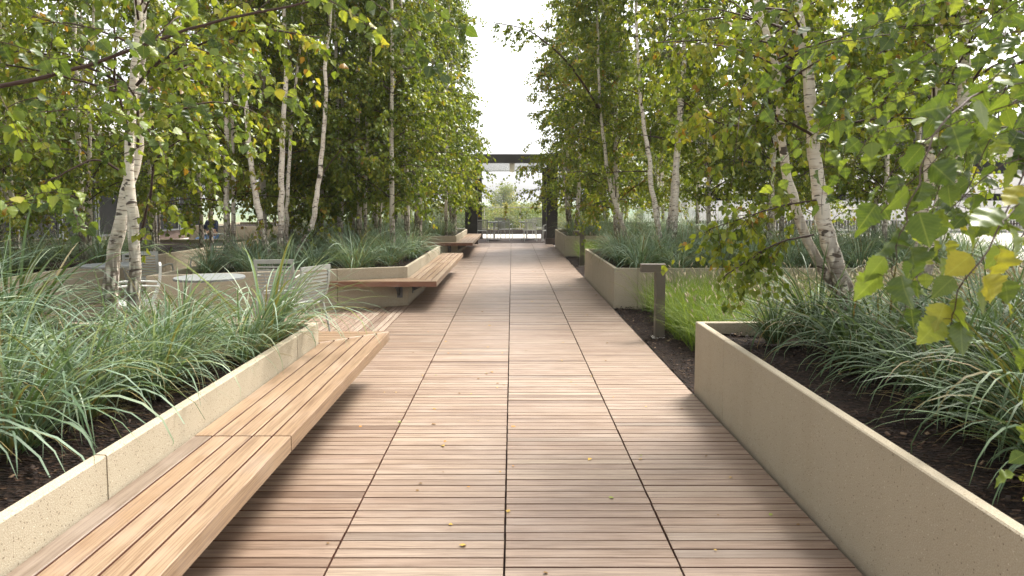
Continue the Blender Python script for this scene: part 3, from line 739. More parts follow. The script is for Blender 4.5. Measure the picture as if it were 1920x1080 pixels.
def twigs_from(B, rg, ntw, Ltw, t0=.2, down=.35):
    """secondary twigs along branches B (M,K,3) -> (M*ntw, 5, 3)"""
    Mn, K, _ = B.shape
    t = rg.uniform(t0, 1, (Mn, ntw)); x = t * (K - 1); i = np.clip(x.astype(int), 0, K - 2); f = (x - i)[..., None]
    m = np.arange(Mn)[:, None]
    o = B[m, i] * (1 - f) + B[m, i + 1] * f; tg = norm(B[m, i + 1] - B[m, i])
    d = norm(tg * .7 + rg.normal(size=o.shape) * .62 + np.array([0, 0, -down])); L = rg.uniform(Ltw[0], Ltw[1], (Mn, ntw))[..., None]
    u = np.linspace(0, 1, 5)
    P = o[:, :, None] + d[:, :, None] * (L[:, :, None] * u[None, None, :, None]) + np.array([0, 0, -1.]) * (L[:, :, None] * (u ** 2)[None, None, :, None] * .35)
    return P.reshape(-1, 5, 3)
def leaves_on(T, rg, n, size, t0=.05, hang=.75):
    Mn, K, _ = T.shape
    t = rg.uniform(t0, 1.02, (Mn, n)); x = np.clip(t * (K - 1), 0, K - 1.001); i = x.astype(int); f = (x - i)[..., None]; m = np.arange(Mn)[:, None]
    o = T[m, i] * (1 - f) + T[m, i + 1] * f; tg = norm(T[m, i + 1] - T[m, i])
    side = norm(rg.normal(size=o.shape)); S = rg.uniform(size[0], size[1], (Mn, n))
    D = norm(tg * .35 + side * .75 + np.array([0, 0, -hang]))
    P = o + side * (S * .35)[..., None]
    cl = rg.uniform(0, 1, (Mn, 1)); r = np.clip(.55 * cl + .45 * rg.uniform(0, 1, (Mn, n)) + rg.normal(0, .06, (Mn, n)), 0, 1)
    return P.reshape(-1, 3), D.reshape(-1, 3), S.ravel(), r.ravel()

def stem_pts(pts, k=22, wob=.012, rg=None):
    """resample a stem polyline smoothly (Catmull-Rom)"""
    p = np.array(pts, float); q = np.vstack([2 * p[0] - p[1], p, 2 * p[-1] - p[-2]]); out = []
    n = len(p) - 1
    for s in np.linspace(0, n - 1e-6, k):
        i = int(s); t = s - i; a, b, c, d = q[i], q[i + 1], q[i + 2], q[i + 3]
        out.append(.5 * (2 * b + (c - a) * t + (2 * a - 5 * b + 4 * c - d) * t * t + (3 * b - a - 3 * c + d) * t ** 3))
    out = np.array(out)
    if rg is not None: out[1:] += rg.normal(0, wob, out[1:].shape) * np.array([1, 1, .3])
    return out

def tree(label, base, stems, seed, nbr=55, ntw=11, nlf=17, zmin=1.0, Lmax=1.4, size=(.042, .062), el=(15, 55), group=None, keep=None, boughs=(), tone=0.0, taperL=.55, name='birch_tree', near=False, hang=.75):
    """stems: list of (points world, r0, r1); keep: function(world pts)->mask"""
    rg = np.random.default_rng(seed); base = np.array(base, float)
    root = empty(name, base, label=label, cat='birch tree', group=group)
    allB, allR = [], []
    for pts, r0, r1 in stems:
        S = stem_pts(pts, 30, .006, rg) - base; K = len(S)
        rad = (r0 + (r1 - r0) * np.linspace(0, 1, K)); rad[:3] *= np.array([1.18, 1.08, 1.03])
        rad *= 1 + .05 * np.sin(np.arange(K) * 1.7 + seed)
        V, F = tubes(S[None], rad[None], 12); obj('trunk', npmesh('trunk', V, [F], M['bark'], smooth=True), root)
        z = S[:, 2]; nb = nbr // len(stems)
        h = zmin + (z[-1] - zmin) * rg.uniform(0, 1, nb) ** .9
        o = np.stack([np.interp(h, z, S[:, k]) for k in range(3)], 1); rr = np.interp(h, z, rad)
        fr = (h - zmin) / (z[-1] - zmin + 1e-6)
        L = (Lmax * (1 - fr) ** taperL + .28) * rg.uniform(.65, 1.1, nb); az = rg.uniform(0, 2 * np.pi, nb) ; e = np.radians(rg.uniform(el[0], el[1], nb) + 12 * fr)
        u = np.linspace(0, 1, 8)[None, :, None]
        dirv = np.stack([np.cos(az) * np.cos(e), np.sin(az) * np.cos(e), np.sin(e)], 1)[:, None]
        side = norm(rg.normal(size=(nb, 1, 3)))
        B = o[:, None] + L[:, None, None] * (dirv * u + side * .10 * np.sin(u * 3.0) + np.array([0, 0, -1.]) * .42 * u ** 2.2 )
        allB.append(B); allR.append(np.clip(rr[:, None] * .32, .0035, .012) * np.linspace(1, .22, 8)[None])
    for bp, r0 in boughs:
        S = stem_pts(bp, 24, .004, rg) - base; V, F = tubes(S[None], np.linspace(r0, r0 * .35, 24)[None], 7)
        obj('bough', npmesh('bough', V, [F], M['twig'], smooth=True, attrs={'r': np.full(len(F), .4)}), root)
        q = S[np.linspace(3, 23, 8).astype(int)][None]; allB += [q] * 3; allR += [np.full((1, 8), .0015)] * 3
    B = np.concatenate(allB); Rr = np.concatenate(allR)
    T = twigs_from(B, rg, ntw, (.18, .5), .12)
    if keep is not None:
        mk = keep(T[:, 2] + base) & keep(T[:, 4] + base); T = T[mk]
        mb = keep(B[:, 4] + base) & keep(B[:, 7] + base); B, Rr = B[mb], Rr[mb]
    V1, F1 = tubes(B, Rr, 4); V2, F2 = tubes(T, np.tile(np.linspace(.0022, .0009, 5), (len(T), 1)), 3)
    obj('branches', npmesh('branches', np.vstack([V1, V2]), [F1, F2 + len(V1)], M['twig'], attrs={'r': rg.uniform(0, 1, len(F1) + len(F2))}), root)
    P, D, S, r = leaves_on(T, rg, nlf, size, hang=hang)
    if keep is not None:
        mk = keep(P + base); P, D, S, r = P[mk], D[mk], S[mk], r[mk]
    obj('crown', leaf_mesh('crown', P, D, S, np.clip(r + tone, 0, 1), M['leaf_near' if near else 'leaf'], rg, detail=near), root)
    return root

cam_clear = lambda P, d=1.1: np.linalg.norm(P - np.array([0, 0, 1.6]), axis=1) > d
def lean(x, y, z0, h, dx=0., dy=0., k=6, seed=0, bow=.1):
    rg = np.random.default_rng(seed); t = np.linspace(0, 1, k); a, b = rg.uniform(-bow, bow, 2)
    return [(x + dx * s + a * math.sin(s * 3.1), y + dy * s + b * math.sin(s * 3.1), z0 + h * s) for s in t]

# --- paired birch in the nearest left planter
A = [W(202, 612, 5.3), W(213, 480, 5.3), (W(230, 400, 5.32)), W(250, 320, 5.35), W(261, 240, 5.38), W(264, 140, 5.4), W(267, 0, 5.42), W(272, -160, 5.4), W(282, -420, 5.4)]
Bq = [W(246, 640, 5.05), W(252, 480, 5.08), W(246, 370, 5.1), W(242, 300, 5.12), W(249, 190, 5.15), W(256, 90, 5.2), W(258, 0, 5.2), W(255, -160, 5.2), W(246, -420, 5.2)]
GL = 'birches in the nearest left planter'
tree('paired white birch trunks in the nearest left planter, the thicker furrowed dark at its foot', (-3.05, 5.2, .5),
     [(A, .055, .02), (Bq, .043, .018)], 11, nbr=56, ntw=10, nlf=15, zmin=1.35, Lmax=1.5, size=(.045, .065), group=GL,
     keep=lambda P: (P[:, 0] < -1.15 - .0 * P[:, 2]) & ~((np.abs(P[:, 0] + 3.0) < .34) & (P[:, 1] < 5.2) & (P[:, 2] < 3.6) & (np.random.default_rng(5).uniform(0, 1, len(P)) < .97)),
     boughs=[([W(243, 272, 5.1), W(232, 210, 5.0), W(214, 150, 4.9), W(213, 60, 4.8), W(190, -60, 4.7)], .012),
             ([W(256, 160, 5.1), W(300, 115, 5.0), W(370, 85, 4.9), W(470, 55, 4.8), W(600, 70, 4.7)], .012),
             ([W(262, 455, 5.15), W(280, 370, 5.1), W(293, 300, 5.05), W(340, 262, 5.0), W(400, 238, 4.9)], .011),
             ([W(244, 330, 5.1), W(180, 300, 4.9), W(110, 330, 4.7), W(20, 380, 4.5)], .010)], tone=.08)
# out-of-frame neighbours whose boughs reach into the picture
def clear_left(P): return cam_clear(P, 1.3) & (P[:, 0] < -.9 - .15 * np.maximum(0, 2.6 - P[:, 1]))
tree('birch at the left frame edge, its long dark bough crossing the upper left', (-3.6, 2.1, .5),
     [(lean(-3.6, 2.1, .48, 6.2, -.3, .2, seed=3), .07, .02)], 12, nbr=34, ntw=9, nlf=12, zmin=1.9, Lmax=1.3, size=(.045, .06), group=GL,
     keep=lambda P: cam_clear(P, 1.6) & ((P[:, 0] < -1.75) | (P[:, 2] > 2.42)) & (P[:, 0] < .1),
     boughs=[([(-3.6, 2.15, 1.75), W(-300, 215, 2.35), W(0, 160, 2.5), W(110, 138, 2.55), W(205, 108, 2.6), W(300, 74, 2.65), W(400, 42, 2.7), W(500, 20, 2.7), W(600, -2, 2.75), W(760, -60, 2.8)], .0100)], tone=.05)
tree('low spreading birch left of the paired trunks with yellowing leaves', (-4.9, 4.3, .5),
     [(lean(-4.9, 4.3, .48, 6, .1, .3, seed=4), .06, .02), (lean(-4.8, 4.35, .48, 5.2, -.5, .6, seed=5), .04, .015)], 13, nbr=60, ntw=11, nlf=15, zmin=.9, Lmax=1.9, size=(.045, .065), group=GL,
     keep=lambda P: cam_clear(P, 2.4) & (P[:, 0] < -2.6) & ~((P[:, 2] < 1.35) & (P[:, 1] < 5.0)), el=(5, 40), tone=.15)
# hanging twig near the upper centre-left
def sprays(root, paths, rg, size, nl=26, rad=.0022, tone=0.):
    base = np.array(root.location)
    for path in paths:
        S = stem_pts(path, 20, .003, rg) - base
        V, F = tubes(S[None], np.linspace(rad, rad * .4, 20)[None], 6)
        L = np.linalg.norm(np.diff(S, axis=0), axis=1).sum(); m = max(4, int(L * nl))
        tt = (np.arange(m) + .5) / m; x = tt * 19; i = np.clip(x.astype(int), 0, 18); f = (x - i)[:, None]
        o = S[i] * (1 - f) + S[i + 1] * f; tg = norm(S[i + 1] - S[i])
        view = norm(o + base - np.array([0, 0, 1.6])); sdv = norm(np.cross(tg, view)) * np.where(np.arange(m) % 2, 1, -1)[:, None]
        sd = norm(sdv + rg.normal(0, .45, (m, 3))); s = rg.uniform(size[0], size[1], m); pt = o + sd * (s * .32)[:, None]
        V2, F2 = tubes(np.stack([o, (o + pt) / 2 + np.array([0, 0, .002]), pt], 1), np.full((m, 3), .0007), 4)      # petioles
        tw = obj('hanging_twig', npmesh('hanging_twig', np.vstack([V, V2]), [F, F2 + len(V)], M['twig'], smooth=True, attrs={'r': np.full(len(F) + len(F2), .6)}), root)
        D = norm(sd * .55 + tg * .5 + np.array([0, 0, -.75]) + rg.normal(0, .3, (m, 3)))
        obj('leaves', leaf_mesh('leaves', pt, D, s, np.clip(rg.uniform(0, .7) + rg.uniform(-.3, .4, m) + tone, 0, 1), M['leaf_near'], rg, detail=True), tw)
def find(lbl): return next(o for o in sc.objects if o.get('label', '').startswith(lbl))
rgs = np.random.default_rng(77)
LSP = []
for k in range(26):
    Y = rgs.uniform(2.4, 4.6); a = W(rgs.uniform(-40, 620), rgs.uniform(-60, 240) if k % 3 else rgs.uniform(200, 420) , Y)
    if k % 3 == 0: a = W(rgs.uniform(-60, 120), rgs.uniform(200, 400), max(Y, 3.4))
    d = np.array([rgs.uniform(.05, .38), rgs.uniform(-.2, .2), rgs.uniform(-.03, .08)]); q = rgs.uniform(.7, 1.2)
    LSP.append([a - d * .8 * q, a, a + d * .5 * q - np.array([0, 0, .03]), a + d * q - np.array([0, 0, .12 * q]), a + d * 1.3 * q - np.array([0, 0, .26 * q])])
sprays(find('birch at the left frame edge'), [[np.array(q) for q in p] for p in LSP] + [
    [W(600, -60, 2.75), W(690, -5, 2.6), W(750, 45, 2.5), W(800, 100, 2.45), W(828, 150, 2.4)],
    [W(560, -40, 2.7), W(650, 20, 2.6), W(710, 60, 2.5)],
    [W(700, -60, 2.6), W(790, 0, 2.5), W(840, 40, 2.45), W(870, 62, 2.45)],
    [W(200, 108, 2.6), W(290, 70, 2.5), W(330, 20, 2.4), W(360, -40, 2.3)],
    [W(60, 30, 2.3), W(140, 50, 2.3), W(230, 60, 2.35), W(300, 95, 2.4)],
    [W(90, 138, 2.5), W(100, 60, 2.45), W(120, -40, 2.4)],
    [W(150, 128, 2.6), W(240, 170, 2.6), W(320, 190, 2.6), W(400, 210, 2.6)],
    [W(-60, 60, 2.2), W(40, 90, 2.2), W(120, 110, 2.2), W(190, 60, 2.2)],
    [W(300, 74, 2.65), W(400, 100, 2.6), W(500, 150, 2.6), W(570, 190, 2.6)],
    [W(230, 290, 3.4), W(330, 250, 3.3), W(430, 262, 3.2), W(500, 285, 3.2)],
    [W(-80, 400, 2.6), W(20, 380, 2.5), W(90, 360, 2.5), W(150, 370, 2.4)]], rgs, (.040, .056), 30)

# --- right side
GR = 'birches in the nearest right planter'
Fs = [W(1612, 650, 5.2), W(1588, 560, 5.2), W(1560, 470, 5.2), W(1541, 400, 5.2), W(1530, 320, 5.2), W(1523, 240, 5.2), W(1512, 130, 5.2), W(1498, 20, 5.2), W(1478, -120, 5.2), W(1450, -380, 5.2)]
Gs = [W(1600, 600, 5.3), W(1552, 520, 5.3), W(1510, 440, 5.3), W(1480, 345, 5.3), W(1466, 270, 5.3), W(1463, 190, 5.3), W(1448, 100, 5.3), W(1420, 10, 5.3), W(1392, -120, 5.3), W(1350, -330, 5.3)]
def keepF(P):
    return (P[:, 0] > 1.0) & cam_clear(P, 2.0) & (~((P[:, 2] < 1.25)) | ((P[:, 0] < 2.0) & (P[:, 2] > .85)))
rq = np.random.default_rng(8)
tree('white birch leaning left with a lower side stem, rooted in the nearest right planter', (W(1605, 640, 5.2)[0], 5.2, .5),
     [(Fs, .072, .022), (Gs, .042, .016)], 21, nbr=44, ntw=9, nlf=14, zmin=1.5, Lmax=1.5, size=(.042, .06), group=GR, keep=keepF,
     boughs=[([W(1535, 262, 5.2), W(1500, 240, 5.1), W(1450, 222, 5.0), W(1360, 235, 4.9), W(1280, 190, 4.8)], .012),
             ([W(1540, 375, 5.2), W(1470, 385, 5.0), W(1390, 410, 4.8), W(1330, 430, 4.7)], .008),
             ([W(1520, 240, 5.2), W(1550, 190, 5.1), W(1585, 130, 5.0), W(1620, 60, 4.9)], .010),
             ([W(1512, 130, 5.2), W(1440, 80, 5.0), W(1330, 75, 4.8), W(1230, 80, 4.7)], .010),
             ([W(1525, 440, 5.2), W(1460, 455, 4.9), W(1400, 490, 4.7), W(1355, 520, 4.6)], .008)], tone=.08)
Hs = [W(1700, 640, 5.0), W(1716, 560, 5.0), W(1745, 450, 5.05), W(1780, 340, 5.1), W(1800, 230, 5.1), W(1808, 120, 5.1), W(1806, 0, 5.1), W(1800, -150, 5.1), W(1815, -400, 5.1)]
H2 = [W(1712, 600, 5.1), W(1725, 480, 5.2), W(1740, 350, 5.3), W(1752, 230, 5.3), W(1760, 100, 5.3), W(1770, -60, 5.3), W(1765, -300, 5.3)]
tree('dark-footed birch with two stems at the right, behind the big near leaves', (W(1705, 640, 5.0)[0], 5.0, .5),
     [(Hs, .070, .022), (H2, .05, .016)], 22, nbr=50, ntw=10, nlf=14, zmin=1.5, Lmax=1.5, size=(.042, .06), group=GR, keep=keepF, tone=.04)
tree('birch at the right frame edge whose large leaves hang into the view', (4.1, 3.2, .5),
     [(lean(4.1, 3.2, .48, 6.2, .1, .2, seed=8), .065, .02)], 23, nbr=40, ntw=9, nlf=13, zmin=1.5, Lmax=1.6, size=(.045, .062), group=GR,
     keep=lambda P: (P[:, 0] > 1.25) & cam_clear(P, 2.2) & (P[:, 2] > 1.2), tone=.0)
rgs = np.random.default_rng(91)
N2 = find('birch at the right frame edge')
pths = [
    [W(1860, 160, 1.5), W(1800, 200, 1.42), W(1745, 262, 1.35), W(1715, 360, 1.3), W(1690, 430, 1.27), W(1672, 500, 1.25), W(1668, 530, 1.25)],
    [W(1990, 230, 1.6), W(1930, 300, 1.5), W(1880, 420, 1.45), W(1830, 500, 1.4), W(1800, 540, 1.4), W(1785, 590, 1.4), W(1780, 610, 1.4)],
    [W(1990, 150, 1.7), W(1900, 190, 1.7), W(1820, 230, 1.65), W(1760, 290, 1.6), W(1700, 350, 1.6), W(1650, 400, 1.6)],
    [W(1990, 380, 1.5), W(1930, 420, 1.5), W(1880, 500, 1.5), W(1865, 530, 1.5), W(1858, 560, 1.5)],
    [W(1990, 90, 1.9), W(1880, 130, 1.9), W(1800, 200, 1.9), W(1720, 230, 1.9), W(1640, 250, 1.85), W(1600, 310, 1.85)],
    [W(1985, 560, 1.6), W(1960, 640, 1.6), W(1945, 740, 1.6), W(1930, 860, 1.6), W(1912, 925, 1.6)],
    [W(1980, 280, 1.35), W(1950, 330, 1.3), W(1910, 380, 1.25), W(1880, 420, 1.2)],
    [W(1900, 120, 1.9), W(1860, 250, 1.9), W(1800, 380, 1.9), W(1760, 470, 1.9), W(1700, 540, 1.9)],
    [W(1990, -40, 2.2), W(1880, 20, 2.2), W(1780, 80, 2.2), W(1680, 130, 2.2), W(1600, 170, 2.2), W(1560, 240, 2.2)],
    [W(1900, -60, 2.4), W(1780, -10, 2.4), W(1660, 40, 2.4), W(1560, 80, 2.4), W(1500, 130, 2.4)],
    [W(1990, 60, 2.0), W(1900, 60, 2.0), W(1820, 100, 2.0), W(1750, 160, 2.0)],
    [W(1990, 380, 1.8), W(1900, 420, 1.8), W(1840, 400, 1.8), W(1780, 380, 1.8)],
    [W(1750, -60, 2.6), W(1690, 10, 2.6), W(1600, 60, 2.6), W(1470, 60, 2.6), W(1380, 100, 2.6)],
    [W(1640, -80, 2.8), W(1560, -20, 2.8), W(1450, 10, 2.8), W(1350, 40, 2.8)]]
for k in range(20):
    Y = rgs.uniform(1.5, 3.6); px = rgs.uniform(1560, 1960) if k % 3 else rgs.uniform(1700, 1960); py = rgs.uniform(-60, 300)
    if px < 1700: py = min(py, 200); Y = max(Y, 2.2)
    a = W(px, py, Y); d = np.array([rgs.uniform(-.30, .02), rgs.uniform(-.2, .2), rgs.uniform(-.05, .05)]); q = rgs.uniform(.7, 1.3)
    pths.append([a - d * .6 * q + np.array([0, 0, .05]), a, a + d * .5 * q - np.array([0, 0, .05]), a + d * q - np.array([0, 0, .17 * q]), a + d * 1.25 * q - np.array([0, 0, .36 * q])])
sprays(N2, pths[:4] + [pths[6]], rgs, (.056, .074), 22, .0024, .10)
pths = pths[4:6] + pths[7:]
sprays(N2, pths, rgs, (.042, .062), 30, .0018, -.06)

# --- archetypes for the stands farther back
def arche(label, x, y, seed, h, double, **k):
    st = [(lean(x, y, .48, h, .15, .1, seed=seed), .05, .012)]
    if double: st.append((lean(x + .08, y + .05, .48, h * .85, .45 * (1 if seed % 2 else -1), .25, seed=seed + 50), .036, .01))
    a = dict(nbr=66, ntw=11, nlf=16, zmin=.75, Lmax=1.5, size=(.05, .072)); a.update(k)
    return tree(label, (x, y, .5), st, seed, **a)
def put(src, x, y, rz, s, label, group, z=.5):
    o = src if src.name not in used else copy_tree(src); used.add(src.name)
    o.location = (x, y, z); o.rotation_euler = (0, 0, R(rz)); o.scale = (s, s, s * 1.03); return tag(o, label, 'birch tree', group)
def edge(side):   # keeps a crown off the walk
    return None
AR = [arche('a', 0, 0, 31, 7.0, True), arche('b', 0, 0, 32, 6.6, False), arche('c', 0, 0, 33, 7.4, True, Lmax=1.25), arche('d', 0, 0, 34, 6.4, True, tone=.12), arche('e', 0, 0, 35, 7.0, False, Lmax=1.15)]
# three leaning stems behind the chair, own shapes
C1 = [W(512, 505, 10.9), W(492, 430, 10.9), W(478, 360, 10.9), W(470, 300, 10.9), W(462, 210, 10.9), W(452, 100, 10.9), W(450, -40, 10.9), W(455, -200, 10.9)]
D1 = [W(527, 515, 11.0), W(527, 420, 11.0), W(528, 330, 11.0), W(531, 230, 11.0), W(536, 120, 11.0), W(533, 0, 11.0), W(536, -200, 11.0)]
D2 = [W(538, 510, 11.3), W(537, 430, 11.3), W(540, 330, 11.3), W(550, 200, 11.4), W(565, 60, 11.5), W(575, -100, 11.5)]
E1 = [W(546, 512, 11.1), W(562, 465, 11.1), W(583, 430, 11.1), W(594, 370, 11.1), W(603, 290, 11.1), W(612, 190, 11.1), W(610, 110, 11.1), W(622, 0, 11.1), W(628, -200, 11.1)]
GM = 'birches of the slant-walled left planter'
def keep2(P): return (P[:, 0] < -1.0) & ~((P[:, 1] < 11.0) & (P[:, 2] < 3.9) & (np.random.default_rng(9).uniform(0, 1, len(P)) < .93))
tree('four slim birch stems fanning out behind the grey slatted chair', (W(527, 515, 11.0)[0], 11.0, .5),
     [(C1, .058, .02), (D1, .058, .02), (D2, .04, .014), (E1, .055, .018)], 41, nbr=88, ntw=11, nlf=16, zmin=1.3, Lmax=1.3, size=(.048, .068), group=GM, keep=keep2,
     boughs=[([W(562, 500, 11.1), W(590, 440, 11.0), W(620, 425, 10.9), W(655, 408, 10.8)], .008)])
# right middle planter, own shapes
Q1 = [W(1262, 488, 12.4), W(1262, 440, 12.4), W(1266, 380, 12.4), W(1268, 310, 12.4), W(1275, 220, 12.4), W(1283, 100, 12.4), W(1285, -40, 12.4), W(1290, -200, 12.4)]
Q2 = [W(1248, 485, 12.5), W(1256, 420, 12.5), W(1264, 340, 12.5), W(1269, 270, 12.5), W(1274, 180, 12.5), W(1262, 60, 12.5), W(1255, -100, 12.5)]
Q3 = [W(1237, 470, 12.2), W(1233, 420, 12.2), W(1222, 350, 12.2), W(1216, 290, 12.2), W(1206, 225, 12.2), W(1196, 120, 12.2), W(1192, 0, 12.2), W(1180, -160, 12.2)]
def keep3(P): return (P[:, 0] > .75) & ~((P[:, 1] < 12.3) & (P[:, 2] < 3.4) & (np.random.default_rng(9).uniform(0, 1, len(P)) < .9))
tree('three pale birch stems, two crossing, behind the bollard in the middle right planter', (W(1258, 488, 12.4)[0], 12.4, .5),
     [(Q1, .085, .02), (Q2, .06, .018), (Q3, .055, .016)], 42, nbr=84, ntw=11, nlf=16, zmin=1.5, Lmax=1.35, size=(.048, .068), group='birches of the middle right planter', keep=keep3)
Z1 = [W(1177, 455, 13.3), W(1160, 400, 13.3), W(1145, 350, 13.3), W(1135, 290, 13.3), W(1125, 200, 13.3), W(1120, 60, 13.3), W(1115, -150, 13.3)]
tree('thin birch leaning left toward the walk in the middle right planter', (W(1177, 455, 13.3)[0], 13.3, .5),
     [(Z1, .05, .015)], 43, boughs=[([W(1128, 210, 13.3), W(1075, 130, 12.6), W(1030, 85, 12.2), W(985, 55, 12.0), W(925, 42, 11.8)], .022)], nbr=60, ntw=11, nlf=16, zmin=1.2, Lmax=1.25, size=(.048, .068), group='birches of the middle right planter', keep=lambda P: (P[:, 0] > .7) | ((P[:, 2] > 3.3) & (P[:, 0] > -.45) & (P[:, 1] < 13.2) & (P[:, 2] > 3.2 + (1.4 - P[:, 0]) * .55)))

rt = random.Random(4)
ORD = ['nearest the walk', 'second from the walk', 'third from the walk', 'fourth from the walk', 'fifth from the walk', 'sixth from the walk', 'seventh from the walk', 'eighth from the walk', 'ninth from the walk']
def rowlabels(spots, names, rows=3):
    idx = sorted(range(len(spots)), key=lambda i: spots[i][1]); n = len(idx); out = [None] * n; rn = ['front', 'middle', 'rear']
    for r in range(rows):
        part = idx[r * n // rows:(r + 1) * n // rows]
        for k, i in enumerate(sorted(part, key=lambda i: abs(spots[i][0]))): out[i] = names % (rn[r], ORD[k])
    return out
def stand(spots, label, group):
    lb = rowlabels(spots, label)
    for i, (x, y) in enumerate(spots):
        put(AR[rt.randrange(5)] if len([u for u in used if 'birch' in u]) >= 5 else AR[len([u for u in used if 'birch' in u])], x, y, rt.uniform(0, 360), rt.uniform(.9, 1.1) * (1.1 if 'farthest' in group else 1.04 if abs(x) < 2.3 else 1.0), lb[i], group)
stand([(-3.9, 13.9), (-4.3, 13.2), (-3.0, 15.0), (-4.7, 11.2), (-2.15, 12.2), (-2.05, 13.4), (-2.0, 14.7), (-2.9, 13.0), (-3.3, 13.1), (-3.4, 14.6), (-4.5, 12.4), (-4.55, 14.3)], 'birch in the %s row of the slant-walled left planter, %s', GM)
stand([(-1.95, 20.1), (-1.85, 21.8), (-1.95, 23.6), (-2.9, 23.0), (-3.6, 21.2), (-4.9, 20.6), (-4.6, 23.2), (-6.2, 22.0)], 'birch in the %s row of the farthest left planter, %s', 'birches of the farthest left planter')
stand([(-8.2, 8.9), (-8.4, 11.6), (-10.3, 11.3), (-9.0, 17.2), (-10.6, 13.9), (-7.1, 15.6), (-7.3, 9.4), (-7.5, 11.9), (-8.9, 10.2), (-9.6, 12.8), (-7.6, 14.4), (-7.4, 16.8), (-9.6, 15.6), (-11.3, 9.6), (-12.2, 12.5), (-11.6, 16.2)], 'birch in the %s row of the crowded far-left planter, %s', 'birches of the crowded far left planter')
stand([(2.1, 13.7), (3.9, 13.5), (4.6, 12.2), (5.3, 13.4), (6.4, 11.7), (8.0, 13.5), (6.9, 13.0)], 'birch, %s row of the planter behind the bollard, %s', 'birches of the middle right planter')
stand([(1.95, 20.3), (1.9, 22.1), (2.0, 23.7), (2.9, 23.0), (3.2, 20.9), (4.8, 22.8), (5.6, 20.6), (3.3, 23.6)], 'birch in the %s row of the farthest right planter, %s', 'birches of the farthest right planter')
stand([(-4.6, 28.6), (-4.9, 31.2), (-6.6, 29.3), (-8.0, 31.4), (-8.9, 28.6), (-10.6, 30.6), (-12.0, 28.6)], 'birch, %s row beyond the left canopy column, %s', 'birches beyond the left canopy column')
stand([(4.6, 28.6), (5.0, 31.2), (6.6, 29.6), (7.4, 31.6)], 'birch, %s row beyond the right canopy column, %s', 'birches beyond the right canopy column')
for q, (x, y, l) in enumerate([(6.0, 16.0, 'birch on the mulch behind the middle right planter, nearer of two'), (8.0, 17.6, 'birch on the mulch behind the middle right planter, farther of two')]):
    put(AR[q + 2], x, y, 70 * q, 1.05, l, 'birches on the far mulch strip', z=-.45)
for q, (x, y, l) in enumerate([(5.4, 4.9, 'birch beyond the dark-footed birch in the nearest right planter'), (6.8, 4.2, 'birch at the outer end of the nearest right planter, right frame edge')]):
    put(AR[q], x, y, 50 + 70 * q, 1.0, l, GR)
YB = [W(1490, 440, 13.6)[0]]
put(AR[1], YB[0], 13.6, 40, 1.0, 'slim white birch seen between the leaning right trunks', 'birches of the middle right planter')
put(AR[4], 7.6, 12.6, 200, 1.0, 'birch at the far right end of the middle right planter', 'birches of the middle right planter')

# --- ornamental grass clumps
def blades(rg, N, L, base_r, width, el, bend, seg=7, head=None, r0=None, lean=None):
    """arched ribbons; returns V,F,r (face)"""
    a = rg.uniform(0, 2 * np.pi, N); q = rg.uniform(0, 1, N) ** .5 * base_r
    o = np.stack([np.cos(a) * q, np.sin(a) * q, np.zeros(N)], 1); az = a + rg.normal(0, .55, N)
    e = np.radians(rg.uniform(el[0], el[1], N)); Lb = rg.uniform(L[0], L[1], N); bd = rg.uniform(bend[0], bend[1], N)
    hor = np.stack([np.cos(az), np.sin(az), np.zeros(N)], 1); sd = np.stack([-np.sin(az), np.cos(az), np.zeros(N)], 1)
    if lean is not None:
        hor = norm(hor + np.array(lean)); sd = np.stack([-hor[:, 1], hor[:, 0], np.zeros(N)], 1)
    tw = rg.normal(0, .35, N); P = [o]; ang = e.copy(); cur = o.copy()
    curl = rg.normal(0, .10, N)
    for k in range(seg):
        d = hor * np.cos(ang)[:, None] + np.array([0, 0, 1.]) * np.sin(ang)[:, None]
        cur = cur + d * (Lb / seg)[:, None]; P.append(cur.copy()); ang = ang - bd / seg * (.35 + 1.3 * (k + 1) / seg)
        hor = norm(hor + sd * (curl / seg)[:, None])
    P = np.stack(P, 1); P[..., 2] = np.maximum(P[..., 2], .006 + .01 * rg.uniform(0, 1, (N, 1)))
    t = np.linspace(0, 1, seg + 1); wd = rg.uniform(width[0], width[1], N)[:, None] * np.interp(t, [0, .12, .5, .85, 1], [.6, .9, 1, .55, .05])[None]
    T = norm(np.gradient(P, axis=1)); side = norm(sd[:, None] + np.cross(T, sd[:, None]) * tw[:, None, None] )
    V = np.stack([P - side * wd[..., None] / 2, P + side * wd[..., None] / 2], 2).reshape(-1, 3)
    i = (np.arange(N) * (seg + 1) * 2)[:, None] + (np.arange(seg) * 2)[None]
    F = np.stack([i, i + 1, i + 3, i + 2], -1).reshape(-1, 4)
    rb = rg.uniform(.25, .95, N) if r0 is None else r0
    tt = (np.arange(seg) + .5) / seg
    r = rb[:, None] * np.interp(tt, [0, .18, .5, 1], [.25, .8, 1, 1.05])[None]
    return V, F, np.clip(r, 0, 1).ravel()
def clump_mesh(seed, N=150, L=(.45, .95), width=(.005, .0115), dead=30, mat='blade', lean=None):
    rg = np.random.default_rng(seed)
    rb = np.where(rg.uniform(0, 1, N) < .12, rg.uniform(0, .2, N), rg.uniform(.3, 1, N))
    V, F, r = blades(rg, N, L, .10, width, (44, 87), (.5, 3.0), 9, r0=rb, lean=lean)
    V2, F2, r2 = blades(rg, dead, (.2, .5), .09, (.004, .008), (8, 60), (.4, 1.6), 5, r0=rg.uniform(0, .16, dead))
    return npmesh('grass_clump', np.vstack([V, V2]), [F, F2 + len(V)], M[mat], smooth=True, attrs={'r': np.concatenate([r, r2])})
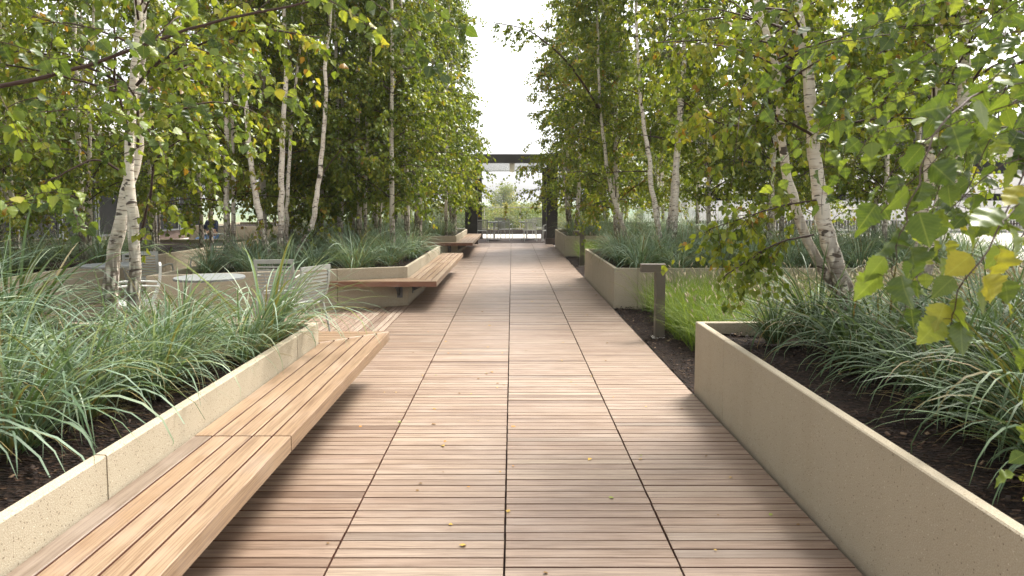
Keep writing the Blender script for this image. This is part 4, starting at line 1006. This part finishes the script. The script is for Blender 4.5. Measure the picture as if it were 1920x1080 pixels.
CL = [clump_mesh(60 + k, N=n, L=l) for k, (n, l) in enumerate([(170, (.45, .95)), (150, (.5, 1.05)), (190, (.4, .85)), (130, (.5, .9)), (160, (.55, 1.1))])]
CLB = [clump_mesh(80 + k, N=140, L=(.55, 1.2), width=(.008, .0165), dead=70, lean=(.45, -.1, 0)) for k in range(4)]
CLD = [clump_mesh(90 + k, N=180, L=(.5, 1.1), width=(.008, .017), dead=60, mat='blade_shaded') for k in range(4)]     # broad leaved, near; blade colour carries painted shade
def clump(x, y, s, label, group, z=.505, big=False, rz=None, near=False):
    o = bpy.data.objects.new('grass_clump', (CLD if 'right planter' in (group or '') and 'nearest' in group else CLB if big else CL)[rt.randrange(4)]); link(o); o.location = (x, y, z)
    o.rotation_euler = (rt.uniform(-.08, .08), rt.uniform(-.08, .08), (rt.uniform(-.6, .6) if 'nearest left' in (group or '') else rt.uniform(0, 6.28)) if rz is None else rz); o.scale = (s, s, s * rt.uniform(.9, 1.1))
    return tag(o, label, 'ornamental grass', group)
g1 = 'blue-green grass clumps of the nearest left planter'
big_spots = [(-2.75, 2.95, .92, 'broad grass clump behind the nearest wall joint, blades crossing its neighbours'),
 (-2.42, 2.15, .8, 'grass clump between the lower left corner and the nearest wall joint'),
 (-3.3, 3.75, .85, 'grass clump left of the furrowed trunk foot'),
 (-2.35, 4.55, .8, 'silvery grass clump near the far corner of the nearest left planter, spilling over the bench'),
 (-1.86, 5.15, .98, 'small grass clump at the far end of the nearest bench'),
 (-2.15, 3.35, .72, 'arching grass clump directly below the paired birch trunks, beside the wall'),
 (-2.45, 2.55, .95, 'grass clump with long blades drooping over the nearest wall joint'),
 (-2.3, 1.75, .8, 'grass clump at the lower left frame corner'),
 (-3.1, 3.0, 1.25, 'tallest grass clump at the left frame edge with upright blades')]
for x, y, s, l in big_spots: clump(x, y, s, l, g1, big=True)
for x, y in [(-1.9, 4.6), (-1.93, 4.15), (-2.0, 3.75), (-2.6, 2.6), (-3.7, 3.4), (-2.1, 3.8), (-2.6, 3.2), (-2.95, 2.5), (-2.2, 2.9),  (-2.75, 4.0), (-2.95, 5.25), (-3.5, 4.7), (-3.4, 3.8), (-3.9, 5.2), (-4.3, 4.4), (-4.1, 3.3), (-4.9, 5.1), (-5.2, 3.9), (-3.6, 2.5), (-5.8, 4.9), (-2.6, 5.3), (-4.7, 2.8), (-2.15, 4.1), (-2.85, 2.1), (-6.4, 4.2)]:
    clump(x + rt.uniform(-.08, .08), y + rt.uniform(-.08, .08), (.66 if abs(x + .575 * y) < .42 and y > 2.4 else rt.uniform(.62, .74) if x > -2.8 and y > 3.9 else rt.uniform(.95, 1.2)), 'blue-green arching grass clump packed in the nearest left planter', g1, big=rt.random() < .5)
def fill(x0, x1, y0, y1, step, label, short, group, s=(.8, 1.05), cond=None, big=.0, z=.505):
    y = y0; row = 0; acc = {}
    while y <= y1:
        x = x0 + rt.uniform(0, step * .5); row += 1
        while x <= x1:
            if cond is None or cond(x, y): 
                o = clump(x + rt.uniform(-.1, .1), y + rt.uniform(-.1, .1), rt.uniform(*s), label, group, z=z, big=rt.random() < big)
                acc.setdefault(row, []).append(o)
            x += step * rt.uniform(.85, 1.15)
        y += step * .9
    for n, r_ in enumerate(sorted(acc)[:2]):
        for k, o in enumerate(sorted(acc[r_], key=lambda o: abs(o.location.x))[:9]): o['label'] = short % (['front', 'second'][n], ORD[k])
fill(-4.6, -1.95, 9.5, 14.9, .55, 'grass clump deep in the rear rows of the slant-walled left planter', 'grass clump, %s row of the slant-walled left planter, %s', 'grass clumps of the slant-walled left planter', cond=lambda x, y: y > 10.55 + (x + 1.6) * .4 + .1)
fill(-6.2, -1.95, 19.9, 24.0, .8, 'grass clump deep in the rear rows of the farthest left planter', 'grass clump in the %s row of the farthest left planter, %s', 'grass clumps of the farthest left planter', s=(.95, 1.2))
fill(-9.5, -6.9, 8.3, 14.0, .95, 'grass clump deep in the rear rows of the crowded far-left planter', 'grass clump in the %s row of the crowded left planter, %s', 'grass clumps of the crowded far left planter', cond=lambda x, y: y > 8.4 + (x + 6.6) * .28)
def banded(objs, bands, tmpl):
    for lo, hi, nm in bands:
        g = sorted([o for o in objs if lo <= o.location.y < hi], key=lambda o: abs(o.location.x))
        for k, o in enumerate(g[:9]): o['label'] = tmpl % (ORD[k].replace('the walk', 'the wall').replace('nearest the wall', 'first from the wall'), nm)
PK = [o for o in sc.objects if o.get('label', '').endswith('packed in the nearest left planter')]
banded(PK, [(0, 2.7, 'at the near frame corner'), (2.7, 3.7, 'level with the bench joint'), (3.7, 4.6, 'short of the paired birch'), (4.6, 9, 'level with the paired birch')], 'grass clump %s in the nearest left planter, %s')
g2 = 'shade-darkened grass clumps of the nearest right planter'
for x, y, s, l in [(2.02, 5.2, .62, 'small tan-based grass clump just inside the near corner of the right planter'),
                   (2.55, 4.6, .95, 'grass clump in front of the leaning right birch'),
                   (2.25, 3.45, .9, 'wide low grass clump midway along the nearest right planter'),
                   (2.15, 2.55, .85, 'nearest grass clump on the right, blades lying toward the wall')]: clump(x, y, s, l, g2, big=True)
for x, y in [(2.35, 2.8), (2.3, 4.5), (2.6, 3.45), (2.75, 3.75), (2.45, 3.05), (3.05, 2.2), (3.35, 4.3), (3.0, 3.6), (2.4, 5.2), (3.0, 5.1), (2.95, 4.1), (3.5, 4.7), (3.4, 3.5), (4.1, 5.2), (4.0, 4.1), (2.75, 3.2), (3.2, 2.7), (4.6, 4.7), (5.2, 5.2), (2.75, 2.3), (3.9, 3.1), (5.1, 4.1), (5.9, 4.9), (6.6, 5.2), (2.5, 4.05)]:
    clump(x + rt.uniform(-.08, .08), y + rt.uniform(-.08, .08), rt.uniform(.8, 1.02), 'shade-darkened arching grass clump packed in the nearest right planter', g2, big=rt.random() < .6)
PK = [o for o in sc.objects if o.get('label', '').endswith('packed in the nearest right planter')]
banded(PK, [(0, 2.8, 'at its near end'), (2.8, 3.8, 'halfway along'), (3.8, 4.8, 'short of the leaning birch'), (4.8, 9, 'level with the leaning birch')], 'grass clump %s in the nearest right planter, %s')
fill(1.85, 8.2, 10.45, 14.0, .55, 'grass clump deep in the rear rows of the planter behind the bollard', 'grass clump, %s row of the planter behind the bollard, %s', 'grass clumps of the middle right planter', s=(.85, 1.1))
fill(1.9, 6.2, 19.9, 23.8, .8, 'grass clump deep in the rear rows of the farthest right planter', 'grass clump in the %s row of the farthest right planter, %s', 'grass clumps of the farthest right planter', s=(.9, 1.15))

# fountain grass bed (nobody could count it)
def fountain(label, x0, x1, y0, y1, ntuft, seed):
    rg = np.random.default_rng(seed); Vs, Fs_, rs = [], [], []; n = 0; PV, PF = [], []; pn = 0
    for k in range(ntuft):
        cx, cy = rg.uniform(x0, x1), rg.uniform(y0, y1); hN = 95; h = rg.uniform(.85, 1.15)
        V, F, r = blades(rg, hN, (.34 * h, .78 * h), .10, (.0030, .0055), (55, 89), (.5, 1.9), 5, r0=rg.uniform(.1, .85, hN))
        V = V + np.array([cx, cy, 0]); Vs.append(V); Fs_.append(F + n); rs.append(r); n += len(V)
        # bottlebrush heads on thin stalks
        m = rg.integers(1, 4) + int(2.6 * (cx - x0)); m = min(m, 14)
        a = rg.uniform(0, 6.28, m); rad = rg.uniform(.06, .30, m); z = rg.uniform(.38, .66, m) * h
        tip = np.stack([cx + np.cos(a) * rad, cy + np.sin(a) * rad, z], 1); dr = norm(np.stack([np.cos(a) * .5, np.sin(a) * .5, rg.uniform(.4, 1.2, m)], 1))
        b0 = np.array([cx, cy, 0.]); q = np.stack([np.repeat(b0[None], m, 0), (b0 * .4 + tip * .6) + np.array([0, 0, .08]), tip], 1)
        V, F = tubes(q, np.full((m, 3), .0011), 3); Vs.append(V); Fs_.append(F + n); rs.append(np.full(len(F), .8)); n += len(V)
        L = rg.uniform(.05, .085, m); prof = np.array([.1, .8, 1, .75, .15]); u = np.linspace(0, 1, 5)
        q = tip[:, None] + dr[:, None] * (L[:, None, None] * u[None, :, None]); V, F = tubes(q, .0085 * prof[None] * rg.uniform(.7, 1.15, (m, 1)), 6); PV.append(V); PF.append(F + pn); pn += len(V)
    o = obj('fountain_grass', npmesh('fountain_grass', np.vstack(Vs), [np.vstack(Fs_)], M['fount'], smooth=True, attrs={'r': np.concatenate(rs)}), kind='stuff'); tag(o, label, 'grass')
    pf = np.vstack(PF); obj('seed_heads', npmesh('seed_heads', np.vstack(PV), [pf], M['plume'], smooth=True, attrs={'r': rg.uniform(0, 1, len(pf))}), o, kind='stuff')
fountain('bright green fountain grass with tan seed heads around the nearer path light', 1.95, 7.2, 6.05, 9.85, 700, 3)
fountain('bright green fountain grass around the farther path light', 1.85, 6.0, 14.7, 19.2, 170, 4)

# --- fallen leaves on the boards
lm = leaf_mesh('fallen_leaf', np.zeros((1, 3)), np.array([[1., 0, 0]]), np.array([1.]), np.array([.3]), M['fallen'], np.random.default_rng(2))
FL = []
for k in range(5):
    g = np.random.default_rng(200 + k); P = []
    for v, u in [(0, 0), (.3, .42), (.64, .27), (1, 0), (.64, -.27), (.3, -.42)]:
        P.append(((v - .5), u, abs(u) * g.uniform(-.1, .6) + .08 * g.uniform(0, 1)))
    FL.append(npmesh('fallen_leaf', P, [np.array([[0, 1, 2, 3], [0, 3, 4, 5]])], M['fallen'], attrs={'r': np.full(2, [.05, .35, .5, .72, .97][k])}))
rl = random.Random(12)
for k in range(120):
    y = 2.7 + 13 * rl.random() ** 1.3; x = rl.uniform(-1.1, 1.45)
    kc = rl.choice([0, 0, 1, 1, 2, 2, 3, 3, 3, 4]); kw = ['rust-orange', 'amber', 'golden', 'brown', 'green'][kc]; o = bpy.data.objects.new('fallen_leaf', FL[kc]); link(o); o.location = (x, y, .004); o.rotation_euler = (rl.uniform(-.2, .2), rl.uniform(-.2, .2), rl.uniform(0, 6.28))
    s = rl.uniform(.014, .038); o.scale = (s, s, s); tag(o, 'small %s fallen leaf lying on the boards of the walk' % kw, 'fallen leaf', '%s fallen leaves scattered on the walk' % kw)

# ------------------------------------------------------------------ far country beyond the guard rail
def far_tree(seed, h, rad, N):
    rg = np.random.default_rng(seed); root = empty('tree', (0, 0, -8.5)); nb = 46
    cz = rg.uniform(.3, 1, nb) ** .8; az = rg.uniform(0, 6.28, nb); rr = rad * np.sin(np.clip((cz - .1) / .95, 0, 1) * 3.0) ** .7 * rg.uniform(.3, 1, nb)
    c = np.stack([np.cos(az) * rr, np.sin(az) * rr, cz * h], 1)
    i = rg.integers(0, nb, N); P = c[i] + rg.normal(0, 1, (N, 3)) * np.array([.16 * rad, .16 * rad, .05 * h])
    r = np.clip(rg.uniform(0, 1, nb)[i] * .6 + rg.uniform(0, .45, N), 0, 1)
    V, F = tubes(np.array([[(0, 0, 0), (.1, .1, h * .3), (0, .2, h * .6), (.1, 0, h * .9)]]), np.array([[.3, .22, .14, .05]]), 8); obj('trunk', npmesh('trunk', V, [F], M['twig'], smooth=True, attrs={'r': np.full(len(F), .5)}), root)
    B = np.stack([np.stack([np.array([0, .1, z * h * .7]) for z in cz]), c * .6 + np.array([0, 0, 1]) * (cz * h * .25)[:, None], c], 1)
    V, F = tubes(B, np.tile([.09, .06, .02], (nb, 1)), 4); obj('branches', npmesh('branches', V, [F], M['twig'], attrs={'r': np.full(len(F), .5)}), root)
    obj('crown', leaf_mesh('crown', P, rg.normal(size=(N, 3)) + np.array([0, 0, -.5]), rg.uniform(.16, .3, N), r, M['leaf_far'], rg), root)
    return root
ft = [far_tree(1, 11.8, 3.6, 9000), far_tree(2, 9.3, 3.4, 7000), far_tree(3, 8.6, 3.0, 6000)]
def putfar(k, x, y, s, rz, label, group=None):
    o = ft[k] if ft[k].name not in used else copy_tree(ft[k]); used.add(ft[k].name)
    o.location = (x, y, -8.5); o.scale = (s, s, s); o.rotation_euler = (0, 0, R(rz)); tag(o, label, 'tree', group)
putfar(0, -1.8, 145, 1.08, 0, 'tall pale green tree framed by the canopy, beyond the guard rail')
for k in range(34):
    y = 90 + (k % 12) * 15 + rl.uniform(-4, 4); x = rl.uniform(-.13, .13) * y + rl.uniform(-2, 2) if k < 26 else rl.uniform(-.4, .4) * y
    putfar(1 + k % 2, x, y, rl.uniform(.85, 1.02), rl.uniform(0, 360), 'low rounded tree in the treetops beyond the guard rail', 'distant trees below the terrace')
def hills():
    n = 90; xs = np.linspace(-900, 900, n); rg = np.random.default_rng(5); V, F = [], []
    rows = [(500, -8.6), (700, -5.), (950, 1.), (1200, -2), (1500, -8.6)]
    for y, z in rows:
        hh = np.interp(xs, np.linspace(-900, 900, 16), rg.uniform(-1, 1, 16)) * 3
        for x, h in zip(xs, hh): V.append((x, y, z + (h + max(0, x) * .03 if z > -8 else 0)))
    for a in range(len(rows) - 1):
        for b in range(n - 1): F.append((a * n + b, a * n + b + 1, (a + 1) * n + b + 1, (a + 1) * n + b))
    obj('hills', npmesh('hills', V, [np.array(F)], M['hill'], smooth=True), kind='structure')
hills()
for x, wd, z, l in ((28, 9, 3.2, 'widest pale tower on the skyline right of the distant tall tree'), (16.5, 4, 1.6, 'narrow pale tower on the skyline close beside the distant tall tree')):
    root = empty('tower_block', (x, 900, -8), label=l, cat='building')
    m = MB(); m.box(-wd / 2, wd / 2, 0, wd, -.6, z + 8); m.build('wall', M['city'], root)
    m = MB(); m.box(-wd / 4, wd / 4, 1, wd / 2, z + 8.01, z + 9.4); m.build('roof', M['city'], root)

# ------------------------------------------------------------------ air
def haze(density):
    m = MB(); m.box(-1310, 1310, -70, 1760, -10, 9.5)
    t = NT('haze_air'); v = t.n('ShaderNodeVolumePrincipled'); v.inputs['Density'].default_value = density; v.inputs['Color'].default_value = (.93, .95, .97, 1); v.inputs['Anisotropy'].default_value = .2
    t.put(t.out.inputs['Volume'], v.outputs[0]); m.build('haze', t.m, kind='stuff')
haze(.0004)
